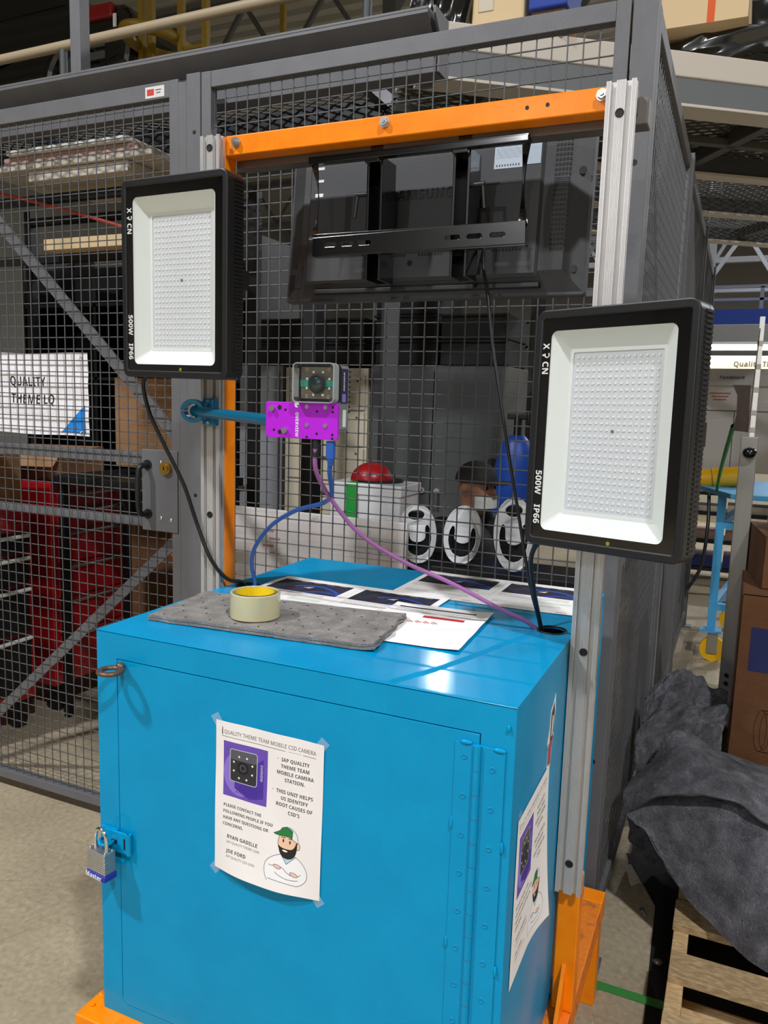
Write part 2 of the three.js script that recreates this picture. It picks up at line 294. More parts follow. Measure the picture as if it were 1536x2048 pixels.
// lintel over the gate
{
  const t = thing('lintel_beam', 'long grey steel beam over the mesh gate with lipped top edge', 'beam', [-1.4, 2.384, -1.03]);
  part('web', RBB(-1.9, 1.65, -0.04, 0.05, -0.03, 0.03, 0.002), M.fence, t);
  part('flange', ext(poly([[0.03, 0.05], [-0.03, 0.05], [-0.075, 0.092], [-0.075, 0.1], [0.03, 0.1]]), 3.54).rotateY(Math.PI / 2).translate(-1.9, 0, 0), M.fence, t);
  part('lip', RBB(-1.9, 1.64, 0.1, 0.108, -0.03, 0.076, 0.002), M.fence, t);
  part('end_cap', ext(poly([[-0.03, -0.04], [0.03, -0.04], [0.03, 0.05], [0.07, 0.09], [0.07, 0.108], [-0.03, 0.108]]), 0.006).rotateY(-Math.PI / 2).translate(1.66, 0, 0), M.fence, t);
  for (const x of [-1.85, 1.6]) part('bracket', BB(x - 0.02, x + 0.02, -0.05, 0.09, -0.045, -0.03), M.fence, t);
}
{
  const t = thing('lintel_stud', 'grey square steel stud rising from the lintel beam', 'post', [-1.028, 2.482, -1.03]);
  part('tube', RBB(-0.022, 0.022, 0.012, 0.9, -0.022, 0.022, 0.002), M.fence, t);
  part('foot_plate', B(0.06, 0.01, 0.05, 0, 0.012 + 0.004, 0), M.fence, t);
}

// ---------------------------------------------------------------- blue cabinet on its orange frame
const W = 0.809, D = 0.8085, HB = 0.244, HT = 1.03;
{
  const t = thing('steel_cabinet', 'bright blue painted steel cabinet with one hinged front door', 'cabinet', [0, HB, 0]);
  const H = HT - HB, Y = y => y - HB;
  const top = poly([[0, 0], [W, 0], [W, D], [0, D]]);
  for (const [x, z, r] of [[0.765, 0.43, 0.028], [0.045, 0.435, 0.026]]) { const h = new THREE.Path(); h.absarc(x, z, r, 0, 6.2832, true); top.holes.push(h); }
  part('top_panel', ext(top, 0.004, 0.0012).rotateX(-Math.PI / 2).translate(0, H - 0.004, 0), M.blue, t);
  part('side_panel', RBB(0, 0.003, 0, H - 0.003, -D, -0.0005, 0.001), M.blue, t); part('side_panel', RBB(W - 0.003, W, 0, H - 0.003, -D, -0.0005, 0.001), M.blue, t);
  part('back_panel', BB(0.003, W - 0.003, 0, H - 0.004, -D, -D + 0.003), M.blue, t);
  part('floor_panel', BB(0.003, W - 0.003, 0.002, 0.006, -D + 0.003, -0.006), M.blue, t);
  const dx0 = 0.0485, dx1 = 0.7555, dy0 = Y(0.2695), dy1 = Y(0.9795);
  const fr = poly([[0.0004, 0], [W - 0.0004, 0], [W - 0.0004, H - 0.0005], [0.0004, H - 0.0005]]);
  const hole = new THREE.Path(); hole.moveTo(dx0, dy0 + 0.012); hole.lineTo(dx0, dy1); hole.lineTo(dx1, dy1); hole.lineTo(dx1, dy0); hole.lineTo(dx0 + 0.012, dy0); hole.closePath(); fr.holes.push(hole);
  part('front_frame', ext(fr, 0.006, 0.0006).translate(0, 0, -0.006), M.blue, t);
  part('inner_stop', [BB(0.03, 0.06, 0.01, H - 0.01, -0.012, -0.007), BB(0.74, 0.78, 0.01, H - 0.01, -0.012, -0.007), BB(0.06, 0.74, dy1 - 0.02, dy1 + 0.02, -0.012, -0.007), BB(0.06, 0.74, dy0 - 0.018, dy0 + 0.02, -0.012, -0.007)], M.black, t);
  const ds = poly([[dx0 + 0.0016, dy0 + 0.0125], [dx0 + 0.0125, dy0 + 0.0016], [dx1 - 0.0016, dy0 + 0.0016], [dx1 - 0.0016, dy1 - 0.0016], [dx0 + 0.0016, dy1 - 0.0016]]);
  const door = part('door', ext(ds, 0.006, 0.0006).translate(0, 0, -0.0058), M.blue, t);
  // piano hinge
  const hy0 = Y(0.265), hy1 = Y(0.9615);
  const hinge = part('hinge', [RBB(0.716, 0.750, hy0, hy1, 0.0002, 0.0026, 0.0008), RBB(0.7565, 0.7955, hy0, hy1, 0.0002, 0.0026, 0.0008), bar([0.7525, hy0, 0.004], [0.7525, hy1, 0.004], 0.0062, 14)], M.blue, t);
  const dimple = [], seam = [];
  for (let i = 0; i < 11; i++) for (const [x, o] of [[0.732, 0.022], [0.777, 0.034]]) dimple.push(new THREE.TorusGeometry(0.0036, 0.0011, 6, 14).translate(x, hy1 - o - i * 0.0635, 0.0028));
  for (let i = 1; i < 18; i++) seam.push(disc(0.0064, 0.0006, 'y', 0.7525, hy1 - i * 0.039, 0.004, 14));
  part('screw_rim', dimple, M.blue, hinge); part('knuckle_seam', seam, M.fenceDark, hinge);
  const hs = []; for (let i = 0; i < 11; i++) for (const [x, o] of [[0.732, 0.022], [0.777, 0.034]]) hs.push(disc(0.0027, 0.0004, 'z', x, hy1 - o - i * 0.0635, 0.0027, 12));
  part('screw_head', hs, MS(0x0a7fa6, 0.4), hinge);
  const bead = (x, y, rx, ry) => new THREE.SphereGeometry(1, 10, 8).scale(rx, ry, 0.0035).translate(x, y, 0.0018);
  part('weld_bead', [bead(0.734, hy1 + 0.001, 0.011, 0.004), bead(0.786, hy1 - 0.002, 0.011, 0.004), bead(0.7155, hy1 - 0.135, 0.003, 0.011), bead(0.7155, hy1 - 0.335, 0.003, 0.011), bead(0.797, hy1 - 0.155, 0.003, 0.01), bead(0.797, hy1 - 0.36, 0.003, 0.01), bead(0.7985, hy1 + 0.035, 0.003, 0.006)], M.blue, hinge);
  // hasp across the door gap
  const hy = Y(0.618);
  const hasp = part('hasp', [RBB(0.006, 0.046, hy - 0.028, hy + 0.022, 0.0002, 0.004, 0.001), RBB(0.018, 0.079, hy - 0.021, hy + 0.021, 0.004, 0.009, 0.0015), bar([0.077, hy - 0.021, 0.0065], [0.077, hy + 0.021, 0.0065], 0.005, 12), tube([[0.024, hy + 0.004, 0.004], [0.022, hy + 0.004, 0.024], [0.03, hy + 0.002, 0.032], [0.04, hy, 0.024], [0.041, hy, 0.004]], 0.0032, 24, 8)], M.blue, door);
  part('slot', [B(0.0035, 0.022, 0.001, 0.068, hy, 0.0091), B(0.014, 0.008, 0.001, 0.043, hy, 0.0091)], M.black, hasp);
  // ring pull, sticking straight out of the door
  const ry = Y(0.9675);
  part('ring_pull', [new THREE.TorusGeometry(0.0195, 0.0062, 12, 36).rotateX(Math.PI / 2).scale(1, 0.75, 1).translate(0.0625, ry, 0.031), new THREE.SphereGeometry(0.0095, 14, 10).scale(1, 0.9, 0.9).translate(0.0635, ry + 0.001, 0.007), bar([0.0635, ry, 0], [0.0625, ry, 0.014], 0.0065, 12)], M.bronze, door, 'brown metal ring pull');
  part('grommet', [new THREE.TorusGeometry(0.0285, 0.0022, 8, 32).rotateX(Math.PI / 2).translate(0.765, H + 0.0005, -0.43), new THREE.TorusGeometry(0.0265, 0.0022, 8, 32).rotateX(Math.PI / 2).translate(0.045, H + 0.0005, -0.435)], M.black, t);
}
// padlock hanging on the hasp
{
  const t = thing('padlock', 'laminated steel padlock with blue bumper hanging from the blue hasp', 'padlock', [0.03, 0.557, 0.03]);
  t.rotation.set(0, -0.13, 0.0);
  const lam = []; for (let i = 0; i < 10; i++) lam.push(RB(0.05, 0.0040, 0.026, 0.0015, 0, 0.0125 + i * 0.0042, 0));
  part('laminated_body', lam, M.steel, t);
  const bump = part('bumper', RB(0.054, 0.013, 0.03, 0.003, 0, 0.004, 0), MS(0x1f2f9a, 0.5), t, 'blue bumper band');
  part('lettering', text('Master', 0.0095, 0.0006).translate(-0.004, 0.004, 0.0148), M.white, bump);
  part('shackle', tube([[-0.0155, 0.05, 0], [-0.0155, 0.076, 0], [-0.011, 0.088, 0], [0, 0.0925, 0], [0.011, 0.088, 0], [0.0155, 0.076, 0], [0.0155, 0.05, 0]], 0.0038, 48, 10), M.chrome, t);
  for (const x of [-0.021, 0.021]) for (const z of [-0.008, 0.008]) part('rivet', new THREE.SphereGeometry(0.003, 8, 6).translate(x, 0.053, z), M.steel, t);
}
// orange frame: base, uprights, top beam
{
  const t = thing('cabinet_stand', 'orange painted steel stand carrying the blue cabinet with uprights and top beam', 'stand', [0.4, F, -0.4]);
  const X = x => x - 0.4, Y = y => y - F, Z = z => z + 0.4;
  part('base_rail', RBB(X(-0.0385), X(0.856), Y(0.18), Y(HB), Z(-0.02), Z(0.04), 0.003), M.orange, t);
  part('base_rail', RBB(X(-0.0385), X(0.856), Y(0.18), Y(HB), Z(-0.855), Z(-0.80), 0.003), M.orange, t);
  part('base_rail', RBB(X(-0.0385), X(0.02), Y(0.18), Y(HB - 0.0005), Z(-0.8), Z(-0.02), 0.003), M.orange, t);
  part('base_rail', RBB(X(0.798), X(0.856), Y(0.18), Y(HB - 0.0005), Z(-0.8), Z(-0.02), 0.003), M.orangeWorn, t, 'scuffed orange side rail');
  for (const [x, z] of [[-0.01, 0.01], [0.825, 0.01], [-0.01, -0.825], [0.825, -0.825]]) part('leg', RBB(X(x) - 0.027, X(x) + 0.027, 0, Y(0.181), Z(z) - 0.027, Z(z) + 0.027, 0.003), M.orange, t);
  part('bolt_head', disc(0.006, 0.004, 'y', X(-0.024), Y(HB) + 0.001, Z(0.008), 8), M.orange, t);
  const y1 = 2.028;
  part('upright', RBB(X(-0.041), X(0.0005), Y(0.18), Y(y1), Z(-0.447), Z(-0.405), 0.003), M.orange, t);
  part('stub_upright', RBB(X(0.815), X(0.858), Y(HB), Y(0.535), Z(-0.446), Z(-0.402), 0.003), M.orange, t);
  part('beam_bracket', RBB(X(0.815), X(0.858), Y(1.987), Y(y1), Z(-0.447), Z(-0.402), 0.002), M.rawSteel, t);
  part('gusset', ext(poly([[0, 0], [0.075, 0], [0, 0.11]]), 0.008, 0.001).rotateY(-Math.PI / 2).translate(X(0.84), Y(HB), Z(-0.405)), M.orange, t);
  const tb = part('top_beam', RBB(X(0.001), X(0.8145), Y(1.987), Y(y1 + 0.001), Z(-0.447), Z(-0.405), 0.003), M.orange, t);
  for (const [x, y] of [[0.030, 2.0125], [0.381, 2.015], [0.801, 2.0145]]) part('bolt', [disc(0.0105, 0.003, 'z', X(x), Y(y), Z(-0.4035), 20), disc(0.0085, 0.008, 'z', X(x), Y(y), Z(-0.3985), 6), disc(0.004, 0.006, 'z', X(x), Y(y), Z(-0.394), 10)], M.zinc, tb, 'zinc bolt');
  part('drilled_hole', [[0.6666, 2.0094], [0.7043, 2.0102]].map(([x, y]) => disc(0.0036, 0.0008, 'z', X(x), Y(y), Z(-0.4046), 12)), M.black, tb);
  part('backing_tube', RBB(X(0.0), X(0.876), Y(1.972), Y(2.02), Z(-0.49), Z(-0.448), 0.003), M.rawSteel, t, 'bare steel tube behind the orange beam');
}
// slotted aluminium uprights
function extrusion(label, x0, y0, y1, holes) {
  const w = 0.05, d = 0.021, s = new THREE.Shape(), c = [[0, 0]];
  const slot = (cx) => [[cx - 0.0045, 0], [cx - 0.0045, 0.002], [cx - 0.0075, 0.0025], [cx - 0.0045, 0.0085], [cx + 0.0045, 0.0085], [cx + 0.0075, 0.0025], [cx + 0.0045, 0.002], [cx + 0.0045, 0]];
  const rib = cx => [[cx - 0.0006, 0], [cx - 0.0003, 0.0007], [cx + 0.0003, 0.0007], [cx + 0.0006, 0]];
  const pts = [[0, 0], ...rib(0.0025), ...rib(0.005), ...slot(0.0125), ...rib(0.0195), ...rib(0.022), ...rib(0.025), ...rib(0.028), ...rib(0.0305), ...slot(0.0375), ...rib(0.045), ...rib(0.0475), [w, 0], [w, 0.007], [w - 0.006, 0.0075], [w - 0.006, 0.0135], [w, 0.014], [w, d], [0, d], [0, 0.014], [0.006, 0.0135], [0.006, 0.0075], [0, 0.007]];
  pts.forEach((p, i) => i ? s.lineTo(p[0], p[1]) : s.moveTo(p[0], p[1])); s.closePath();
  const t = thing('aluminium_upright', label, 'upright', [x0, y0, -0.38]);
  part('profile', new THREE.ExtrudeGeometry(s, { depth: y1 - y0, bevelEnabled: false }).rotateX(-Math.PI / 2).translate(0, 0, 0).scale(1, 1, 1), M.al, t);
  for (const [hx, hy] of holes) part('fixing_hole', [disc(0.0062, 0.0012, 'z', hx - x0, hy - y0, 0.0004, 18), new THREE.TorusGeometry(0.0066, 0.0012, 6, 20).translate(hx - x0, hy - y0, 0.0006)], M.black, t);
  return t;
}
extrusion('slotted aluminium upright bolted beside the mesh gate side of the cabinet', -0.0478, HB + 0.002, 2.026, [[-0.0225, 2.0], [-0.0225, 1.2]]);
extrusion('slotted aluminium upright in front of the tall corner post', 0.8115, 0.515, 2.027, [[0.8365, 1.973], [0.8365, 1.011], [0.8365, 0.58]]);

// ---------------------------------------------------------------- flood lights
function floodlight(label, pos, rot) {
  const t = thing('flood_light', label, 'flood light', pos); t.rotation.set(rot[1], rot[0], rot[2], 'YXZ');
  const w = 0.29, h = 0.409, d = 0.036;                       // the face lies at z = 0
  const ring = rrect(w, h, 0.018); const ho = rrect(w - 0.028, h - 0.03, 0.004, THREE.Path); ring.holes.push(ho);
  const body = part('housing', [ext(ring, 0.037, 0.0025).translate(0, 0, -0.037), ext(rrect(w, h, 0.018), 0.018, 0.003).translate(0, 0, -0.052)], M.blackSatin, t);
  const fins = []; for (let i = -12; i <= 12; i++) fins.push(RBB(-w / 2 + 0.012, w / 2 - 0.012, i * 0.0155 - 0.0015, i * 0.0155 + 0.0015, -0.064, -0.05, 0.0008));
  for (let i = -24; i <= 24; i++) for (const s of [-1, 1]) fins.push(B(0.003, 0.004, 0.026, s * (w / 2 + 0.0003), i * 0.0078, -0.034));
  part('heat_sink_fin', fins, M.blackSatin, body);
  // black printed border behind the glass, with the white reflector tray in its opening
  const ox = -0.002, oy = -0.004, ow = 0.226, oh = 0.345;
  const bor = rrect(w - 0.028, h - 0.03, 0.004); const bo = new THREE.Path(rrect(ow, oh, 0.012).getPoints(6).map(p => new THREE.Vector2(p.x + ox, p.y + oy))); bor.holes.push(bo);
  const border = part('black_border', ext(bor, 0.001).translate(0, 0, -0.0046), M.blackGloss, t);
  const inner = rrect(0.172, 0.283, 0.004).getPoints(6), outer = rrect(ow, oh, 0.012).getPoints(6);
  const wall = []; { // tray walls: outer rim at the glass to the board at the bottom
    const n = Math.min(inner.length, outer.length), pos = [];
    for (let i = 0; i < n; i++) { const j = (i + 1) % n; const O = k => [outer[k].x + ox, outer[k].y + oy, -0.0048], I = k => [inner[k].x + ox, inner[k].y + oy, -0.031]; pos.push(...O(i), ...O(j), ...I(j), ...O(i), ...I(j), ...I(i)); }
    const g = new THREE.BufferGeometry(); g.setAttribute('position', new THREE.Float32BufferAttribute(pos, 3)); g.computeVertexNormals(); g.setAttribute('uv', new THREE.Float32BufferAttribute(new Float32Array(pos.length / 3 * 2), 2)); wall.push(g);
  }
  const tray = part('reflector_tray', wall, M.whiteWall, t);
  part('tray_step', ext((() => { const a = rrect(0.176, 0.287, 0.004); a.holes.push(rrect(0.164, 0.275, 0.003, THREE.Path)); return a; })(), 0.002).translate(ox, oy, -0.031), M.whiteWall, tray);
  const board = part('led_board', BB(ox - 0.086, ox + 0.086, oy - 0.1415, oy + 0.1415, -0.0328, -0.0308), M.ledBoard, t);
  const chips = []; for (let i = 0; i < 15; i++) for (let j = 0; j < 24; j++) chips.push(B(0.0034, 0.0034, 0.0016, ox - 0.0735 + i * 0.0105, oy - 0.1285 + j * 0.01117, -0.0302));
  stuffPart('led_chip', chips, M.ledChip, board);
  part('centre_screw', disc(0.0028, 0.0016, 'z', ox, oy + 0.004, -0.0302, 12), M.steel, board);
  part('glass_pane', ext(rrect(w - 0.029, h - 0.031, 0.004), 0.0008).translate(0, 0, -0.0032), M.glass, t);
  // lettering down the border
  const lx = -w / 2 + 0.0215, lz = -0.0035;
  const rot90 = (g, x, y) => g.rotateZ(-Math.PI / 2).translate(x, y, lz);
  const lett = [rot90(text('X', 0.012), lx, 0.143), rot90(text('CN', 0.012), lx, 0.106), rot90(text('500W', 0.012), lx, -0.094), rot90(text('IP66', 0.012), lx, -0.15)];
  lett.push(new THREE.TorusGeometry(0.0042, 0.0012, 6, 16, 4.6).rotateZ(2.4).translate(lx + 0.002, 0.128, lz), B(0.005, 0.0032, 0.0006, lx - 0.0045, 0.128, lz));
  part('white_lettering', lett, M.white, border, 'white lettering down the black border');
  part('indicator', disc(0.0035, 0.001, 'z', 0.018, -0.186, -0.0034, 12), MS(0x8a8a2a, 0.4), border);
  return t;
}
const flL = floodlight('black framed flood light fixed beside the orange upright near the gate', [-0.026, 1.709, -0.258], [-0.076, 0.012, -0.013]);
const flR = floodlight('black framed flood light turned inward on the upright by the corner post', [0.868, 1.432, -0.247], [-0.349, -0.036, 0.019]);
for (const [t, dx, s] of [[flL, 0.003, -1], [flR, -0.02, 1]]) {
  part('bracket_arm', [RBB(-0.13, 0.13, -0.02, 0.02, -0.082, -0.077, 0.001), RBB(-0.135, -0.128, -0.02, 0.02, -0.082, -0.05, 0.001), RBB(0.128, 0.135, -0.02, 0.02, -0.082, -0.05, 0.001)], M.blackSatin, t);
  part('mounting_stud', bar([dx, 0, -0.078], [dx + (s < 0 ? 0.01 : 0.018), 0, -0.124], 0.008, 10), M.blackSatin, t);
}

// ---------------------------------------------------------------- monitor seen from behind, on its wall bracket
{
  const t = thing('monitor', 'black flat-screen monitor seen from behind, hung below the orange beam', 'monitor', [0.411, 1.895, -0.578]); t.rotation.x = -0.095;
  const w = 0.702, h = 0.402;
  part('bezel', ext(rrect(w, h, 0.008), 0.022, 0.003).translate(0, 0, -0.03), M.tvBack, t);
  part('screen', B(w - 0.04, h - 0.04, 0.002, 0, 0.004, -0.0308), M.blackGloss, t);
  // back shell: frustum with a raised middle
  const fr = (x0, x1, y0, y1, z0, i, z1) => { const pos = [], c0 = [[x0, y0, z0], [x1, y0, z0], [x1, y1, z0], [x0, y1, z0]], c1 = [[x0 + i, y0 + i, z1], [x1 - i, y0 + i, z1], [x1 - i, y1 - i, z1], [x0 + i, y1 - i, z1]]; const q = (a, b, c, d) => pos.push(...a, ...b, ...c, ...a, ...c, ...d); for (let k = 0; k < 4; k++) q(c0[k], c0[(k + 1) % 4], c1[(k + 1) % 4], c1[k]); q(...c1); const g = new THREE.BufferGeometry(); g.setAttribute('position', new THREE.Float32BufferAttribute(pos, 3)); g.computeVertexNormals(); g.setAttribute('uv', new THREE.Float32BufferAttribute(new Float32Array(pos.length / 3 * 2), 2)); return g; };
  const shell = part('back_shell', [fr(-w / 2 + 0.004, w / 2 - 0.004, -h / 2 + 0.006, h / 2 - 0.004, -0.009, 0.042, 0.014), fr(-0.29, 0.255, -0.165, 0.185, 0.0138, 0.006, 0.021)], M.tvBack, t);
  part('lower_ledge', RBB(-0.27, 0.26, -0.186, -0.176, -0.004, 0.012, 0.002), M.tvDark, shell);
  part('lettering', text('SAMSUNG', 0.021, 0.0012).scale(1.05, 1, 1).translate(-0.008, 0.018, 0.021), M.tvDark, shell, 'dark raised lettering');
  const vents = []; const grid = (x0, y0, nx, ny, dx, dy, sx, sy, z) => { for (let i = 0; i < nx; i++) for (let j = 0; j < ny; j++) vents.push(B(sx, sy, 0.0008, x0 + i * dx, y0 - j * dy, z)); };
  grid(0.278, 0.155, 5, 13, 0.0072, 0.0098, 0.0048, 0.0052, 0.0143); grid(0.278, 0.006, 5, 13, 0.0072, 0.0098, 0.0048, 0.0052, 0.0143); grid(0.292, 0.03, 1, 5, 0, 0.004, 0.032, 0.0016, 0.0143);
  grid(-0.09, -0.068, 8, 7, 0.0072, 0.0072, 0.004, 0.004, 0.0213); grid(-0.005, -0.068, 8, 7, 0.0072, 0.0072, 0.004, 0.004, 0.0213); grid(0.16, -0.06, 9, 8, 0.0072, 0.0072, 0.004, 0.004, 0.0213);
  stuffPart('vent_slot', vents, M.black, shell);
  const lab = canvasTex(256, 320, (x, W_, H_) => { x.fillStyle = '#b9c4cf'; x.fillRect(0, 0, W_, H_); x.fillStyle = '#2a3038'; x.beginPath(); x.ellipse(60, 30, 40, 13, -0.15, 0, 7); x.fill(); for (let r = 0; r < 14; r++) { for (let k = 0; k < 22; k++) { x.globalAlpha = 0.7; x.fillRect(16 + k * 10, 62 + r * 13, 3 + ((k * 7 + r * 5) % 6), 4); } } x.globalAlpha = 1; for (let k = 0; k < 9; k++) x.fillRect(20 + k * 24, 286, 10, 18); });
  const lb = part('rating_label', new THREE.PlaneGeometry(0.062, 0.078).translate(0.18, 0.095, 0.0216), MS(0xffffff, 0.6, 0, { map: lab }), shell, 'pale blue printed rating label', true);
  part('approval_label', B(0.03, 0.08, 0.0006, 0.232, 0.1, 0.0216), MS(0xaab7c2, 0.6), shell, 'pale blue label strip');
  for (const [y, hh] of [[0.133, 0.006], [0.121, 0.012], [0.110, 0.006], [0.094, 0.006], [0.066, 0.006], [0.034, 0.008]]) part('white_label', B(0.02, hh, 0.0006, -0.262, y, 0.0216), M.white, shell);
  part('screw_pocket', [disc(0.008, 0.001, 'z', 0.33, 0.045, 0.004, 14), disc(0.008, 0.001, 'z', 0.326, -0.15, 0.004, 14), disc(0.006, 0.001, 'z', -0.026, -0.128, 0.0213, 14), disc(0.008, 0.001, 'z', -0.315, -0.12, 0.006, 14)], M.black, shell);
  part('corner_pocket', [RB(0.032, 0.034, 0.003, 0.001, -0.322, -0.155, 0.003), RB(0.03, 0.04, 0.002, 0.001, -0.23, -0.145, 0.0145)], M.tvDark, shell);
  part('power_socket', [RB(0.026, 0.02, 0.004, 0.002, 0.125, -0.012, 0.0215), B(0.018, 0.013, 0.003, 0.125, -0.012, 0.0232)], M.black, shell);
}
{
  const t = thing('monitor_bracket', 'glossy black wall bracket rails holding the monitor', 'bracket', [0.43, 1.87, -0.44]);
  const X = x => x - 0.43, Y = y => y - 1.87;
  part('top_rail', [RBB(X(0.19), X(0.664), Y(1.962), Y(1.976), -0.012, 0.004, 0.002), RBB(X(0.19), X(0.664), Y(1.972), Y(1.976), -0.045, 0.004, 0.001)], M.blackGloss, t);
  const s = poly([[X(0.203), Y(1.773)], [X(0.668), Y(1.776)], [X(0.666), Y(1.819)], [X(0.203), Y(1.811)]]);
  for (const x of [0.245, 0.285, 0.325, 0.52, 0.565, 0.612]) { const q = new THREE.Path(); const cx = X(x), cy = Y(1.795); q.moveTo(cx - 0.011, cy - 0.0045); q.lineTo(cx + 0.011, cy - 0.0045); q.absarc(cx + 0.011, cy, 0.0045, -Math.PI / 2, Math.PI / 2); q.lineTo(cx - 0.011, cy + 0.0045); q.absarc(cx - 0.011, cy, 0.0045, Math.PI / 2, Math.PI * 1.5); s.holes.push(q); }
  part('bottom_rail', ext(s, 0.003, 0.0006).translate(0, 0, 0.0), M.blackGloss, t);
  part('rail_lip', [RBB(X(0.203), X(0.667), Y(1.813), Y(1.819), -0.02, 0.0, 0.001), RBB(X(0.203), X(0.668), Y(1.772), Y(1.776), -0.02, 0.0, 0.001)], M.blackGloss, t);
  for (const [x, s2] of [[0.2, 1], [0.66, -1]]) part('twisted_strap', surf((u, v) => { const k = Math.sin(v * Math.PI); return [X(x) + (u - 0.5) * 0.02 * (1 - 0.55 * k) + s2 * 0.006 * k, Y(1.973 - v * 0.165), -0.004 - k * 0.014 + (u - 0.5) * 0.02 * k]; }, 2, 14, 0.002), M.blackGloss, t);
  for (const x of [0.318, 0.508]) {
    const a = part('vertical_arm', [RBB(X(x), X(x + 0.006), Y(1.722), Y(1.97), -0.085, -0.018, 0.0015), RBB(X(x + 0.03), X(x + 0.036), Y(1.722), Y(1.97), -0.085, -0.018, 0.0015), RBB(X(x), X(x + 0.036), Y(1.722), Y(1.97), -0.088, -0.082, 0.0015), RBB(X(x + 0.002), X(x + 0.034), Y(1.955), Y(1.97), -0.05, -0.002, 0.002)], M.blackGloss, t);
    const lv = x < 0.4 ? -1 : 1, ax = x < 0.4 ? X(x) : X(x + 0.036);
    part('clamp_lever', [bar([ax, Y(1.9), -0.03], [ax + lv * 0.028, Y(1.9), -0.028], 0.005, 10), bar([ax + lv * 0.024, Y(1.9), -0.028], [ax + lv * 0.03, Y(1.853), -0.026], 0.0035, 8)], M.blackSatin, a);
  }
  part('hanger_clip', [RBB(X(0.33), X(0.36), Y(1.972), Y(1.99), -0.012, -0.008, 0.001), RBB(X(0.52), X(0.55), Y(1.972), Y(1.99), -0.012, -0.008, 0.001)], M.blackGloss, t);
}

// ---------------------------------------------------------------- camera head on its arm
{
  const t = thing('arm_clamp', 'teal anodised tube arm clamped to the aluminium upright by the gate', 'clamp arm', [-0.03, 1.437, -0.36]);
  const half = a => { const s = new THREE.Shape(); s.absarc(0, 0, 0.026, a, a + 3.05, false); s.absarc(0, 0, 0.0165, a + 3.05, a, true); s.closePath(); return ext(s, 0.03, 0.0012); };
  part('clamp_ring', [half(0.05).translate(-0.014, -0.001, 0.0), half(3.19).translate(-0.014, -0.001, 0.0)].map(g => g.rotateY(0.42)), M.teal, t);
  part('ring_face', (() => { const s = new THREE.Shape(); s.absarc(0, 0, 0.0245, 0, 6.2832); const h = new THREE.Path(); h.absarc(0, 0, 0.0168, 0, 6.2832, true); s.holes.push(h); return [ext(s, 0.001).translate(-0.014, -0.001, 0.0302).rotateY(0.42)]; })(), M.tealLight, t, 'lighter blue clamp face');
  part('clamp_foot', [RB(0.034, 0.062, 0.022, 0.006, 0.018, -0.003, -0.0085), RB(0.03, 0.036, 0.03, 0.004, 0.008, -0.001, 0.002)], M.teal, t);
  part('clamp_screw', [disc(0.004, 0.004, 'z', 0.02, 0.021, 0.003, 10), disc(0.004, 0.004, 'z', 0.02, -0.026, 0.003, 10)], M.zinc, t);
  part('tube', bar([-0.006, -0.001, 0.018], [0.31, -0.0125, 0.148], 0.0115, 24), M.teal, t);
}
{
  const t = thing('mounting_plate', 'bright magenta metal mounting plate lettered in white on the arm', 'plate', [0.3195, 1.429, -0.205]);
  const w = 0.155, h = 0.0675;
  part('plate', ext(rrect(w, h, 0.004), 0.006, 0.0008).translate(0, 0, -0.001), M.magenta, t);
  part('lettering', [text('OVERVIEW', 0.0066, 0.0004).rotateZ(-Math.PI / 2).translate(-0.0085, -0.008, 0.0051), (() => { const s = new THREE.Shape(); s.absarc(0, 0, 0.0053, 0.0, 5.2); s.lineTo(0, 0); s.closePath(); return ext(s, 0.0004).translate(-0.009, 0.029, 0.0051); })()], M.white, t, 'white lettering and round emblem');
  for (const [x, y] of [[-0.061, 0.021], [-0.033, -0.0195]]) part('standoff_screw', [disc(0.0055, 0.009, 'z', x, y, 0.008, 16), disc(0.0032, 0.001, 'z', x, y, 0.0127, 8)], M.zinc, t);
  for (const [x, y] of [[0.013, 0.026], [0.052, 0.026], [0.013, -0.008], [0.052, -0.008]]) part('screw', [disc(0.0042, 0.002, 'z', x, y, 0.0058, 14), disc(0.002, 0.0006, 'z', x, y, 0.0071, 6)], M.zinc, t);
  [[-0.047, 0.023], [-0.034, 0.019], [-0.059, -0.0195], [-0.046, -0.023], [0.034, 0.018], [0.067, 0.026], [0.067, 0.018], [0.034, -0.023], [0.067, -0.024], [0.067, -0.031], [0.013, -0.03]].forEach(([x, y], i) => part('hole', disc(i === 0 || i === 3 ? 0.0045 : 0.0026, 0.0006, 'z', x, y, 0.005, 12), M.black, t));
}
